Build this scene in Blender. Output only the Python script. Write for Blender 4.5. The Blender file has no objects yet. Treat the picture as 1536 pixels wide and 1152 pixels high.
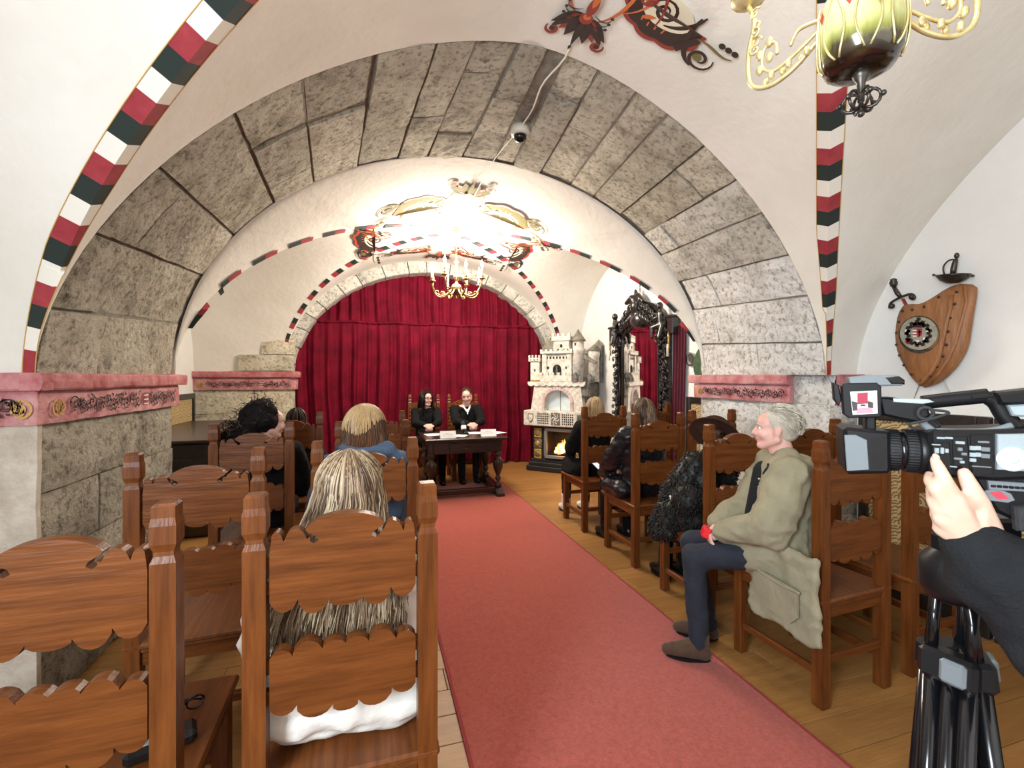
import bpy, math, random
from mathutils import Vector, Matrix, noise as mnoise

# ------------------------------------------------------------------ camera, world, lights
PI = math.pi
sc = bpy.context.scene
col = sc.collection
YAW = math.radians(16.8)
SN, CS = math.sin(YAW), math.cos(YAW)
cam_data = bpy.data.cameras.new('camera')
cam = bpy.data.objects.new('camera', cam_data); col.objects.link(cam)
cam.location = (0, 0, 1.5)
cam.rotation_euler = (PI/2, 0, -YAW)
cam_data.sensor_fit = 'HORIZONTAL'; cam_data.sensor_width = 36.0
cam_data.lens = 36.0*690/1536
cam_data.shift_y = -11/1536
cam_data.clip_start = 0.02
sc.camera = cam

world = bpy.data.worlds.new('world'); sc.world = world
world.use_nodes = True
world.node_tree.nodes['Background'].inputs[0].default_value = (0.8, 0.9, 1.0, 1)
world.node_tree.nodes['Background'].inputs[1].default_value = 0.15
sc.view_settings.view_transform = 'Standard'
sc.view_settings.look = 'None'
sc.view_settings.gamma = 1.0
sc.view_settings.use_curve_mapping = False
sc.view_settings.exposure = 0.1

def area_light(name, loc, target, sx, sy, power, color):
    l = bpy.data.lights.new(name, 'AREA'); l.shape = 'RECTANGLE'; l.size = sx; l.size_y = sy
    l.energy = power; l.color = color
    o = bpy.data.objects.new(name, l); col.objects.link(o); o.location = loc
    d = Vector(target)-Vector(loc)
    o.rotation_euler = d.to_track_quat('-Z', 'Y').to_euler()
    return o
def point_light(name, loc, power, color, radius=0.03):
    l = bpy.data.lights.new(name, 'POINT'); l.energy = power; l.color = color; l.shadow_soft_size = radius
    o = bpy.data.objects.new(name, l); col.objects.link(o); o.location = loc
    return o
# unseen left window's daylight; behind the camera an added fill lamp with no window
area_light('window_daylight', (-1.52, -0.35, 1.85), (2.9, 2.3, 1.0), 1.2, 1.4, 165, (0.80, 0.91, 1.0)).data.spread = 2.7
area_light('rear_fill_light', (1.2, -1.05, 1.9), (1.0, 4.0, 1.3), 1.6, 1.2, 7, (0.92, 0.96, 1.0))
BULB = (1.0, 0.91, 0.78)
REAR_BULB_POWER = 34
NEAR_BULB_POWER = 7.5

# ------------------------------------------------------------------ mesh helpers
rnd = random.Random(7)
def V(*a): return Vector(a)
class MB:
    def __init__(s): s.v=[]; s.f=[]; s.m=[]; s.s=[]
    def add(s, vs, fs, m=0, sm=False):
        b=len(s.v); s.v.extend([tuple(p) for p in vs])
        for f in fs: s.f.append(tuple(i+b for i in f)); s.m.append(m); s.s.append(sm)
        return s
    def box(s, c, d, m=0, bev=0.0, R=None):
        hx,hy,hz=d[0]/2,d[1]/2,d[2]/2
        vs=[];fs=[]
        if bev<=0:
            vs=[V(x*hx,y*hy,z*hz) for x in(-1,1) for y in(-1,1) for z in(-1,1)]
            fs=[(0,1,3,2),(4,6,7,5),(0,4,5,1),(2,3,7,6),(0,2,6,4),(1,5,7,3)]
        else:
            b=min(bev,hx*.9,hy*.9,hz*.9); idx={}
            for sx in(-1,1):
                for sy in(-1,1):
                    for sz in(-1,1):
                        for a in range(3):
                            p=[sx*(hx-b),sy*(hy-b),sz*(hz-b)]; p[a]=(sx*hx,sy*hy,sz*hz)[a]
                            idx[(sx,sy,sz,a)]=len(vs); vs.append(V(*p))
            for a in range(3):
                o1,o2=(a+1)%3,(a+2)%3
                for sg in(-1,1):
                    q=[]
                    for (u,w) in((-1,-1),(1,-1),(1,1),(-1,1)):
                        k=[0,0,0];k[a]=sg;k[o1]=u;k[o2]=w;q.append(idx[(k[0],k[1],k[2],a)])
                    fs.append(tuple(q if sg>0 else q[::-1]))
            for a in range(3):
                o1,o2=(a+1)%3,(a+2)%3
                for u in(-1,1):
                    for w in(-1,1):
                        k1=[0,0,0];k1[a]=-1;k1[o1]=u;k1[o2]=w;k2=list(k1);k2[a]=1
                        q=[idx[(*k1,o1)],idx[(*k2,o1)],idx[(*k2,o2)],idx[(*k1,o2)]]
                        fs.append(tuple(q if u*w>0 else q[::-1]))
            for sx in(-1,1):
                for sy in(-1,1):
                    for sz in(-1,1):
                        q=[idx[(sx,sy,sz,a)] for a in range(3)]
                        fs.append(tuple(q if sx*sy*sz>0 else q[::-1]))
        c=V(*c)
        if R is not None: vs=[R@p for p in vs]
        return s.add([p+c for p in vs],fs,m)
    def bar(s, a, b, w, h, m=0, bev=0.0, up=(0,0,1)):
        a=V(*a);b=V(*b);d=b-a;L=d.length;x=d.normalized();u=V(*up)
        y=u.cross(x)
        if y.length<1e-4: y=V(0,1,0).cross(x)
        y.normalize();z=x.cross(y)
        R=Matrix((x,y,z)).transposed()
        return s.box((a+b)/2,(L,w,h),m,bev,R)
    def prism(s, poly, t, fr, m=0, sm=False, inset=0.0):
        # poly in (u,w); fr=(origin,U,W,N); extruded from 0 to t along N; inset = chamfer on the far cap
        O,U,W,N=[V(*q) for q in fr]; n=len(poly)
        A=[O+U*p[0]+W*p[1] for p in poly]
        fs=[tuple(range(n))[::-1]]
        if inset>0:
            cx=sum(p[0] for p in poly)/n; cy=sum(p[1] for p in poly)/n
            P2=[]
            for i,p in enumerate(poly):
                a=poly[i-1];b=poly[(i+1)%n]
                tx,ty=b[0]-a[0],b[1]-a[1];l=math.hypot(tx,ty) or 1
                nx,ny=-ty/l,tx/l
                P2.append((p[0]+nx*inset,p[1]+ny*inset))
            B=[p+N*(t-inset) for p in A]; C2=[O+U*p[0]+W*p[1]+N*t for p in P2]
            vs=A+B+C2
            for i in range(n):
                j=(i+1)%n; fs.append((i,j,n+j,n+i)); fs.append((n+i,n+j,2*n+j,2*n+i))
            fs.append(tuple(range(2*n,3*n)))
        else:
            vs=A+[p+N*t for p in A]
            for i in range(n):
                j=(i+1)%n; fs.append((i,j,n+j,n+i))
            fs.append(tuple(range(n,2*n)))
        return s.add(vs,fs,m,sm)
    def tube(s, pts, r, n=8, m=0, cap=True, sm=True, flat=1.0):
        pts=[V(*p) for p in pts]; k=len(pts)
        if k<2: return s
        rs=r if isinstance(r,(list,tuple)) else [r]*k
        vs=[];fs=[];pu=None
        for i,p in enumerate(pts):
            t=(pts[min(i+1,k-1)]-pts[max(i-1,0)])
            if t.length<1e-9: t=V(0,0,1)
            t.normalize()
            if pu is None:
                pu=t.cross(V(0,0,1))
                if pu.length<1e-3: pu=t.cross(V(0,1,0))
            pu=pu-t*pu.dot(t)
            if pu.length<1e-6: pu=t.orthogonal()
            pu.normalize(); w=t.cross(pu)
            for j in range(n):
                a=2*PI*j/n; vs.append(p+pu*(math.cos(a)*rs[i])+w*(math.sin(a)*rs[i]*flat))
        for i in range(k-1):
            for j in range(n):
                j2=(j+1)%n; fs.append((i*n+j,i*n+j2,(i+1)*n+j2,(i+1)*n+j))
        if cap:
            fs.append(tuple(range(n))[::-1]); fs.append(tuple(range((k-1)*n,k*n)))
        return s.add(vs,fs,m,sm)
    def lathe(s, prof, o=(0,0,0), n=16, m=0, sm=True, R=None, sq=False):
        o=V(*o); vs=[];fs=[];k=len(prof)
        for r,z in prof:
            for j in range(n):
                a=2*PI*(j+(.5 if sq else 0))/n
                rr=r/math.cos(PI/4) if sq else r
                p=V(rr*math.cos(a),rr*math.sin(a),z)
                vs.append((R@p if R is not None else p)+o)
        for i in range(k-1):
            for j in range(n):
                j2=(j+1)%n; fs.append((i*n+j,i*n+j2,(i+1)*n+j2,(i+1)*n+j))
        fs.append(tuple(range(n))[::-1]); fs.append(tuple(range((k-1)*n,k*n)))
        return s.add(vs,fs,m,sm)
    def ball(s, c, r, nu=12, nv=8, m=0, R=None):
        if not isinstance(r,(list,tuple)): r=(r,r,r)
        c=V(*c); vs=[];fs=[]
        for i in range(1,nv):
            t=PI*i/nv
            for j in range(nu):
                a=2*PI*j/nu
                p=V(r[0]*math.sin(t)*math.cos(a),r[1]*math.sin(t)*math.sin(a),r[2]*math.cos(t))
                vs.append((R@p if R is not None else p)+c)
        top=len(vs); p=V(0,0,r[2]); vs.append((R@p if R is not None else p)+c)
        p=V(0,0,-r[2]); vs.append((R@p if R is not None else p)+c)
        for i in range(nv-2):
            for j in range(nu):
                j2=(j+1)%nu; fs.append((i*nu+j,(i+1)*nu+j,(i+1)*nu+j2,i*nu+j2))
        for j in range(nu):
            j2=(j+1)%nu; fs.append((top,j,j2)); fs.append((top+1,(nv-2)*nu+j2,(nv-2)*nu+j))
        return s.add(vs,fs,m,True)
    def cap(s, p0, r0, p1, r1, n=10, m=0):
        # tapered capsule
        p0=V(*p0);p1=V(*p1);d=p1-p0
        if d.length<1e-6: return s.ball(p0,max(r0,r1),n,8,m)
        d.normalize(); pts=[];rs=[]
        for a in(0.12,.5,.85): pts.append(p0-d*r0*math.cos(a*PI/2)); rs.append(r0*math.sin(a*PI/2))
        pts.append(p0);rs.append(r0);pts.append(p1);rs.append(r1)
        for a in(.85,.5,.12): pts.append(p1+d*r1*math.cos(a*PI/2)); rs.append(r1*math.sin(a*PI/2))
        return s.tube(pts,rs,n,m)
    def grid(s, fn, nu, nv, m=0, sm=True, flip=False):
        vs=[fn(i/nu,j/nv) for j in range(nv+1) for i in range(nu+1)]
        fs=[]
        for j in range(nv):
            for i in range(nu):
                a=j*(nu+1)+i; q=(a,a+1,a+nu+2,a+nu+1); fs.append(q[::-1] if flip else q)
        return s.add(vs,fs,m,sm)
    def mesh(s, name, mats):
        me=bpy.data.meshes.new(name); me.from_pydata(s.v,[],s.f)
        for mt in (mats if isinstance(mats,(list,tuple)) else [mats]): me.materials.append(mt)
        me.polygons.foreach_set('material_index',s.m)
        me.polygons.foreach_set('use_smooth',s.s)
        me.update(); return me
    def build(s, name, mats, parent=None, loc=None, rotz=0):
        o=bpy.data.objects.new(name,s.mesh(name,mats)); col.objects.link(o)
        if parent is not None: o.parent=parent
        if loc is not None: o.location=loc
        if rotz: o.rotation_euler=(0,0,rotz)
        return o
def thing(name, label, cat, loc=(0,0,0), rotz=0, group=None):
    o=bpy.data.objects.new(name,None); col.objects.link(o); o.empty_display_size=.1
    o.location=loc; o.rotation_euler=(0,0,rotz); return tag(o,label,cat,group)
def tag(o,label,cat,group=None):
    o['label']=label; o['category']=cat
    if group: o['group']=group
    return o
def struct(o,label=None):
    o['kind']='structure'
    if label: o['label']=label
    return o
def sroot(name,label=None):
    o=bpy.data.objects.new(name,None); col.objects.link(o); return struct(o,label)
def stuff(o): o['kind']='stuff'; return o
def lab(o,l): o['label']=l; return o
def dup(root, loc, rotz, label):
    r=root.copy(); col.objects.link(r); r.location=loc; r.rotation_euler=(0,0,rotz); r['label']=label
    for ch in list(root.children):
        c=ch.copy(); col.objects.link(c); c.parent=r
        for g in list(ch.children):
            d=g.copy(); col.objects.link(d); d.parent=c
    return r
def remesh(mb, voxel, smooth=2, disp=None):
    """union of the closed shells in mb as one continuous surface"""
    me=mb.mesh('body_source',[]); o=bpy.data.objects.new('body_source',me); col.objects.link(o)
    r=o.modifiers.new('r','REMESH'); r.mode='VOXEL'; r.voxel_size=voxel; r.use_smooth_shade=True
    if smooth:
        q=o.modifiers.new('s','SMOOTH'); q.factor=.5; q.iterations=smooth
    dg=bpy.context.evaluated_depsgraph_get()
    out=bpy.data.meshes.new_from_object(o.evaluated_get(dg))
    bpy.data.objects.remove(o); bpy.data.meshes.remove(me)
    if disp:
        nrm=[tuple(v.normal) for v in out.vertices]
        for v,nn in zip(out.vertices,nrm):
            v.co+=Vector(nn)*disp(v.co)
        out.update()
    out.polygons.foreach_set('use_smooth',[True]*len(out.polygons))
    return out
def part(me, name, mats, parent):
    me.materials.clear()
    for mt in (mats if isinstance(mats,(list,tuple)) else [mats]): me.materials.append(mt)
    o=bpy.data.objects.new(name,me); col.objects.link(o); o.parent=parent; me.name=name; return o
def arc(c,r,a0,a1,n,plane='xz'):
    out=[]
    for i in range(n+1):
        a=a0+(a1-a0)*i/n
        out.append((c[0]+r*math.cos(a),c[1]+r*math.sin(a)))
    return out
def spiral(cx,cy,r0,r1,a0,turns,n=22):
    return [(cx+(r0+(r1-r0)*i/n)*math.cos(a0+turns*2*PI*i/n),cy+(r0+(r1-r0)*i/n)*math.sin(a0+turns*2*PI*i/n)) for i in range(n+1)]
def bez(p0,p1,p2,p3,n=12):
    p0,p1,p2,p3=[V(*p) for p in(p0,p1,p2,p3)]
    return [p0*(1-t)**3+p1*3*t*(1-t)**2+p2*3*t*t*(1-t)+p3*t**3 for t in [i/n for i in range(n+1)]]
def smooth_path(pts,n=5):
    P=[V(*p) for p in pts]; out=[]
    for i in range(len(P)-1):
        a=P[max(i-1,0)];b=P[i];c=P[i+1];d=P[min(i+2,len(P)-1)]
        for j in range(n):
            t=j/n
            out.append(.5*((2*b)+(c-a)*t+(2*a-5*b+4*c-d)*t*t+(3*b-a-3*c+d)*t**3))
    out.append(P[-1]); return out

# ------------------------------------------------------------------ materials
def mat(name,c,rough=.6,metal=0.,c2=None,nscale=6.,namt=.5,bump=0.,bscale=30.,stretch=None,rand=0.,sheen=0.,coat=0.,detail=6.,spec=None,sub=0.,trans=0.,alpha=1.,bdist=.02,contrast=(.35,.65)):
    m=bpy.data.materials.new(name); m.use_nodes=True; nt=m.node_tree; N=nt.nodes; L=nt.links
    b=N['Principled BSDF']; b.inputs['Base Color'].default_value=(*c,1); b.inputs['Roughness'].default_value=rough; b.inputs['Metallic'].default_value=metal
    if spec is not None: b.inputs['Specular IOR Level'].default_value=spec
    if sheen: b.inputs['Sheen Weight'].default_value=sheen; b.inputs['Sheen Roughness'].default_value=.4
    if coat: b.inputs['Coat Weight'].default_value=coat; b.inputs['Coat Roughness'].default_value=.15
    if sub: b.inputs['Subsurface Weight'].default_value=sub; b.inputs['Subsurface Radius'].default_value=(.02,.008,.005); b.inputs['Subsurface Scale'].default_value=.3
    if trans: b.inputs['Transmission Weight'].default_value=trans
    if alpha<1: b.inputs['Alpha'].default_value=alpha
    tc=N.new('ShaderNodeTexCoord'); src=tc.outputs['Object']
    if stretch:
        mp=N.new('ShaderNodeMapping'); mp.inputs['Scale'].default_value=stretch; L.new(src,mp.inputs['Vector']); src=mp.outputs['Vector']
    cur=None
    if c2 is not None:
        n=N.new('ShaderNodeTexNoise'); n.inputs['Scale'].default_value=nscale; n.inputs['Detail'].default_value=detail; n.inputs['Roughness'].default_value=.62; L.new(src,n.inputs['Vector'])
        r=N.new('ShaderNodeValToRGB'); r.color_ramp.elements[0].position=contrast[0]; r.color_ramp.elements[1].position=contrast[1]
        r.color_ramp.elements[0].color=(*c,1); r.color_ramp.elements[1].color=(*[c[i]+(c2[i]-c[i])*min(1,namt*2) for i in range(3)],1)
        L.new(n.outputs['Fac'],r.inputs['Fac']); cur=r.outputs['Color']; L.new(cur,b.inputs['Base Color'])
    if rand:
        oi=N.new('ShaderNodeObjectInfo'); mr=N.new('ShaderNodeMapRange'); mr.inputs['To Min'].default_value=1-rand; mr.inputs['To Max'].default_value=1+rand
        L.new(oi.outputs['Random'],mr.inputs['Value'])
        hs=N.new('ShaderNodeHueSaturation'); L.new(mr.outputs['Result'],hs.inputs['Value'])
        if cur: L.new(cur,hs.inputs['Color'])
        else: hs.inputs['Color'].default_value=(*c,1)
        L.new(hs.outputs['Color'],b.inputs['Base Color'])
    if bump:
        n2=N.new('ShaderNodeTexNoise'); n2.inputs['Scale'].default_value=bscale; n2.inputs['Detail'].default_value=5; L.new(src,n2.inputs['Vector'])
        bp=N.new('ShaderNodeBump'); bp.inputs['Strength'].default_value=bump; bp.inputs['Distance'].default_value=bdist
        L.new(n2.outputs['Fac'],bp.inputs['Height']); L.new(bp.outputs['Normal'],b.inputs['Normal'])
    return m
def emit(name,c,s,c2=None,nscale=10):
    m=bpy.data.materials.new(name); m.use_nodes=True; N=m.node_tree.nodes; L=m.node_tree.links
    b=N['Principled BSDF']; b.inputs['Base Color'].default_value=(*c,1); b.inputs['Emission Color'].default_value=(*c,1); b.inputs['Emission Strength'].default_value=s
    return m
def stone_mat(name,base,dark,light,rand=.16,bump=.9):
    m=bpy.data.materials.new(name); m.use_nodes=True; nt=m.node_tree; N=nt.nodes; L=nt.links
    b=N['Principled BSDF']; b.inputs['Roughness'].default_value=.95; b.inputs['Specular IOR Level'].default_value=.15
    tc=N.new('ShaderNodeTexCoord'); oi=N.new('ShaderNodeObjectInfo')
    off=N.new('ShaderNodeVectorMath'); off.operation='ADD'
    sc_=N.new('ShaderNodeVectorMath'); sc_.operation='SCALE'; sc_.inputs[0].default_value=(7,3,5)
    L.new(oi.outputs['Random'],sc_.inputs['Scale']); L.new(tc.outputs['Object'],off.inputs[0]); L.new(sc_.outputs[0],off.inputs[1])
    def nz(s,d=8,r=.65):
        n=N.new('ShaderNodeTexNoise'); n.inputs['Scale'].default_value=s; n.inputs['Detail'].default_value=d; n.inputs['Roughness'].default_value=r; L.new(off.outputs[0],n.inputs['Vector']); return n
    n1=nz(3.5); n2=nz(26,8,.7); n3=nz(9,6,.6)
    r1=N.new('ShaderNodeValToRGB'); e=r1.color_ramp.elements; e[0].position=.34; e[0].color=(*dark,1); e[1].position=.66; e[1].color=(*light,1)
    k=r1.color_ramp.elements.new(.47); k.color=(*base,1); L.new(n1.outputs['Fac'],r1.inputs['Fac'])
    r2=N.new('ShaderNodeValToRGB'); r2.color_ramp.elements[0].position=.36; r2.color_ramp.elements[0].color=(.30,.28,.25,1); r2.color_ramp.elements[1].position=.50; r2.color_ramp.elements[1].color=(1,1,1,1); L.new(n2.outputs['Fac'],r2.inputs['Fac'])
    mx=N.new('ShaderNodeMix'); mx.data_type='RGBA'; mx.blend_type='MULTIPLY'; mx.inputs[0].default_value=.8; L.new(r1.outputs[0],mx.inputs[6]); L.new(r2.outputs[0],mx.inputs[7])
    mr=N.new('ShaderNodeMapRange'); mr.inputs['To Min'].default_value=1-rand; mr.inputs['To Max'].default_value=1+rand; L.new(oi.outputs['Random'],mr.inputs['Value'])
    hs=N.new('ShaderNodeHueSaturation'); L.new(mr.outputs['Result'],hs.inputs['Value']); L.new(mx.outputs[2],hs.inputs['Color']); L.new(hs.outputs[0],b.inputs['Base Color'])
    ad=N.new('ShaderNodeMath'); ad.operation='MULTIPLY_ADD'; ad.inputs[1].default_value=.6; L.new(n2.outputs['Fac'],ad.inputs[0]); L.new(n3.outputs['Fac'],ad.inputs[2])
    bp=N.new('ShaderNodeBump'); bp.inputs['Strength'].default_value=bump; bp.inputs['Distance'].default_value=.05; L.new(ad.outputs[0],bp.inputs['Height']); L.new(bp.outputs['Normal'],b.inputs['Normal'])
    return m
M={}
M['plaster']=mat('plaster',(.81,.785,.73),.95,c2=(.74,.71,.645),nscale=1.6,namt=.5,bump=.25,bscale=14,spec=.1)
M['plaster_cool']=mat('plaster_wall',(.83,.83,.81),.95,c2=(.78,.77,.74),nscale=2,namt=.4,bump=.2,bscale=16,spec=.1)
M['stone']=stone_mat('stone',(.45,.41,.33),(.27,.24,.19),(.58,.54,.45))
M['stone_pale']=stone_mat('stone_pale',(.79,.78,.76),(.62,.60,.57),(.87,.87,.86),.05,.8)  # limewashed tone, its colour also raised in place of stronger daylight
M['stone_cream']=stone_mat('stone_cream',(.60,.55,.42),(.42,.37,.27),(.70,.66,.54),.1,.6)
M['mortar']=mat('mortar',(.16,.14,.115),.98,c2=(.27,.24,.2),nscale=12,bump=.6,bscale=30)
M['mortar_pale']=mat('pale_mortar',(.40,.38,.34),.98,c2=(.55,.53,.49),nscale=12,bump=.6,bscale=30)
M['pink']=mat('pink_paint',(.42,.13,.14),.85,c2=(.62,.33,.33),nscale=9,namt=.6,bump=.5,bscale=24)
M['pink_dark']=mat('red_paint',(.34,.06,.07),.85,c2=(.55,.25,.25),nscale=8,namt=.6,bump=.5,bscale=24)
M['ink']=mat('dark_paint',(.05,.03,.03),.9)
M['gold_paint']=mat('ochre_paint',(.55,.33,.09),.8)
M['p_black']=mat('black_paint',(.012,.022,.018),.8)
M['p_red']=mat('crimson_paint',(.27,.018,.03),.8,c2=(.36,.04,.05),nscale=10)
M['p_white']=mat('white_paint',(.80,.77,.70),.9)
M['p_cream']=mat('cream_paint',(.74,.68,.52),.9)
M['p_orange']=mat('orange_paint',(.55,.14,.04),.85)
M['p_rust']=mat('rust_paint',(.26,.035,.02),.85)
M['p_olive']=mat('olive_paint',(.16,.13,.04),.85)
M['p_brown']=mat('brown_paint',(.035,.017,.012),.85)
M['wood_x']=mat('varnished_wood_horizontal',(.175,.054,.012),.36,c2=(.075,.021,.005),nscale=3,namt=.5,stretch=(1.2,14,14),bump=.12,bscale=6,spec=.22,detail=9,contrast=(.3,.7))
M['wood_z']=mat('varnished_wood_vertical',(.175,.054,.012),.36,c2=(.075,.021,.005),nscale=3,namt=.5,stretch=(14,14,1.2),bump=.12,bscale=6,spec=.22,detail=9,contrast=(.3,.7))
M['wood_y']=mat('varnished_wood_lengthwise',(.185,.057,.013),.34,c2=(.085,.024,.006),nscale=3,namt=.5,stretch=(14,1.2,14),bump=.1,bscale=6,spec=.3,detail=9,contrast=(.3,.7))
M['plank']=mat('floor_plank',(.36,.18,.055),.42,c2=(.25,.115,.032),nscale=2.2,namt=.5,stretch=(1,10,10),bump=.1,bscale=8,rand=.14,spec=.3,detail=9,contrast=(.3,.72))
M['gap']=mat('floor_gap',(.06,.03,.012),.9)
M['carpet']=mat('carpet',(.43,.092,.066),.98,c2=(.33,.062,.045),nscale=60,namt=.5,bump=.8,bscale=260,sheen=.3,spec=.1,bdist=.006)
M['carpet_edge']=mat('carpet_binding',(.25,.03,.03),.95)
M['velvet']=mat('velvet',(.17,.003,.018),.75,c2=(.085,.0015,.009),nscale=4,namt=.5,sheen=.35,bump=.15,bscale=90,spec=.12)
M['velvet'].node_tree.nodes['Principled BSDF'].inputs['Sheen Tint'].default_value=(.75,.06,.14,1)
M['velvet_d']=mat('velvet_dark',(.10,.006,.02),.85,sheen=.3)
M['dark_wood']=mat('dark_wood',(.035,.016,.010),.35,c2=(.018,.008,.006),nscale=5,stretch=(2,12,12),coat=.2)
M['black_wood']=mat('black_carved_wood',(.012,.010,.010),.28,c2=(.03,.024,.022),nscale=20,coat=.4)
M['brass']=mat('brass',(.46,.31,.13),.28,1.,c2=(.22,.14,.055),nscale=30)
M['gilt']=mat('gilt_metal',(.80,.70,.38),.38,.6,c2=(.62,.50,.22),nscale=40)
M['iron']=mat('iron',(.045,.040,.038),.4,.8,c2=(.10,.085,.07),nscale=30)
M['steel']=mat('steel',(.5,.5,.5),.3,.9)
M['black']=mat('black_plastic',(.006,.006,.007),.38,spec=.3)
M['black_gloss']=mat('glossy_black_plastic',(.004,.004,.005),.15,spec=.5)
M['rubber']=mat('rubber',(.02,.02,.021),.75,bump=.2,bscale=120)
M['grey']=mat('grey_plastic',(.15,.17,.18),.4)
M['silver']=mat('silver_plastic',(.42,.48,.50),.35,.3,c2=(.32,.38,.41),nscale=8)
M['white']=mat('white_card',(.86,.86,.86),.8)
M['print']=mat('grey_print',(.35,.4,.42),.8)
M['candle']=mat('candle_wax',(.85,.80,.68),.5)
M['bulb']=emit('lit_bulb',(1.0,.78,.45),30)
M['skin']=mat('skin',(.62,.36,.27),.5,c2=(.68,.42,.33),nscale=30,namt=.3,sub=.15)
M['skin_pink']=mat('skin_ruddy',(.66,.36,.30),.5,c2=(.70,.44,.38),nscale=22,namt=.4,sub=.15)
M['eye']=mat('eye',(.05,.035,.03),.15)
M['eye_white']=mat('eye_white',(.75,.73,.7),.2)
M['lip']=mat('lip',(.45,.13,.12),.45)
def cloth(name,c,rough=.9,c2=None,bump=.3,bscale=40,sheen=.0,**k): return mat(name,c,rough,c2=c2 or tuple(x*.75 for x in c),nscale=8,namt=.5,bump=bump,bscale=bscale,sheen=sheen,**k)
M['black_cloth']=cloth('black_cloth',(.0065,.0065,.007),spec=.15)
M['black_quilt']=cloth('black_quilted_cloth',(.008,.009,.012),.32,spec=.45)
M['denim']=cloth('denim',(.065,.10,.165),.9,bscale=120)
M['jeans']=cloth('dark_jeans',(.014,.019,.032),.85,bscale=120)
M['parka']=cloth('olive_parka_cloth',(.30,.27,.175),.85,c2=(.24,.215,.14),bump=.35,bscale=22)
M['white_quilt']=cloth('white_quilted_cloth',(.78,.75,.70),.5,c2=(.70,.67,.62),bump=.3,bscale=26)
M['grey_scarf']=cloth('pale_scarf',(.55,.56,.55))
M['charcoal']=cloth('charcoal_cloth',(.017,.018,.020),.9,bscale=150,spec=.15)
M['fur']=mat('black_fur',(.005,.0045,.0045),.5,c2=(.011,.010,.009),nscale=30,spec=.35)
M['felt']=cloth('brown_felt',(.06,.028,.019),.95,spec=.1)
M['leather']=mat('black_leather',(.010,.010,.011),.25,bump=.15,bscale=60)
M['suede']=mat('brown_suede',(.075,.038,.020),.9,c2=(.05,.025,.014),nscale=20,sheen=.2)
M['white_leather']=mat('white_leather',(.80,.79,.77),.45)
def hairmat(name,c,c2,rough=.42): return mat(name,c,rough,c2=c2,nscale=14,namt=.5,spec=.35)
M['h_blond1']=hairmat('hair_ash_blond',(.28,.185,.112),(.19,.12,.07))
M['h_blond2']=hairmat('hair_light_blond',(.46,.36,.235),(.35,.265,.165))
M['h_blond3']=hairmat('hair_dark_blond',(.11,.064,.036),(.07,.04,.022))
M['h_gold']=hairmat('hair_golden',(.52,.35,.16),(.38,.235,.095))
M['h_auburn']=hairmat('hair_auburn',(.13,.052,.022),(.075,.028,.012))
M['h_brown']=hairmat('hair_brown',(.07,.038,.02),(.04,.022,.013))
M['h_lbrown']=hairmat('hair_light_brown',(.26,.17,.10),(.18,.11,.06))
M['h_black']=hairmat('hair_black',(.006,.005,.005),(.010,.008,.008),.8)
M['h_black'].node_tree.nodes['Principled BSDF'].inputs['Specular IOR Level'].default_value=.12
M['h_grey']=hairmat('hair_silver',(.56,.51,.42),(.36,.32,.26),.55)
M['h_white']=hairmat('hair_white',(.72,.68,.59),(.55,.51,.43),.55)

# ------------------------------------------------------------------ vaults
NB=dict(c=(.95,.70),hy=1.80,y0=-1.1,y1=2.5)     # near bay
def f_near(t): return 1-(1-min(1,max(0,t))**.6)**1.3
def f_rf(t): return 1-(1-min(1,max(0,t))**.55)**1.4
def f_rr(t): return max(0,1-(1-min(1,max(0,t)))**2.2)**.5
class Web:
    """one cell of a groin vault between corner A and corner B (at the given Y) and the boss"""
    def __init__(s,ax,bx,y,boss,zb,rise_edge,n,fg,rise_g): s.ax,s.bx,s.y,s.boss,s.zb,s.re,s.n,s.fg,s.rg=ax,bx,y,boss,zb,rise_edge,n,fg,rise_g
    def zg(s,t): return s.zb+s.rg*s.fg(t)
    def z(s,t,u):
        R=s.zb+s.re+(s.rg-s.re)*t
        k=max(1e-3,1-t); n=s.n
        g=(1-(max(0,1-(k*abs(u))**n))**(1/n))/(1-(max(0,1-k**n))**(1/n))
        return R-(R-s.zg(t))*g
    def p(s,t,u):
        y=s.y+(s.boss[1]-s.y)*t; a=s.ax+(s.boss[0]-s.ax)*t; b=s.bx+(s.boss[0]-s.bx)*t
        cx=s.boss[0]+(( .9)-s.boss[0])*(1-t)
        x=cx+(u*(cx-a) if u<0 else u*(b-cx))
        return V(x,y,s.z(t,u))
    def at(s,x,y):
        t=(y-s.y)/(s.boss[1]-s.y); t=min(.999,max(0,t))
        a=s.ax+(s.boss[0]-s.ax)*t; b=s.bx+(s.boss[0]-s.bx)*t; cx=s.boss[0]+(.9-s.boss[0])*(1-t)
        u=(x-cx)/(cx-a) if x<cx else (x-cx)/(b-cx)
        if abs(u)>1: return s.zg(t)
        return s.z(t,u)
ZS=1.51
near_front=Web(-1.4,3.1,2.5,(.95,.70),ZS,1.90,1.7,f_near,1.86)
near_back=Web(-1.4,3.1,-1.1,(.95,.70),ZS,1.90,1.7,f_near,1.86)
rear_front=Web(-1.4,3.26,3.95,(.94,5.72),ZS,1.90,2.0,f_rf,1.79)
rear_back=Web(-1.28,3.2,7.5,(.94,5.72),ZS,1.85,2.0,f_rr,1.79)
def add_front(mb,w,flip):
    def fn(i,j):
        t=j**1.8; u=math.sin((i*2-1)*PI/2); return w.p(t,u)
    mb.grid(fn,56,36,flip=flip)
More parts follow.
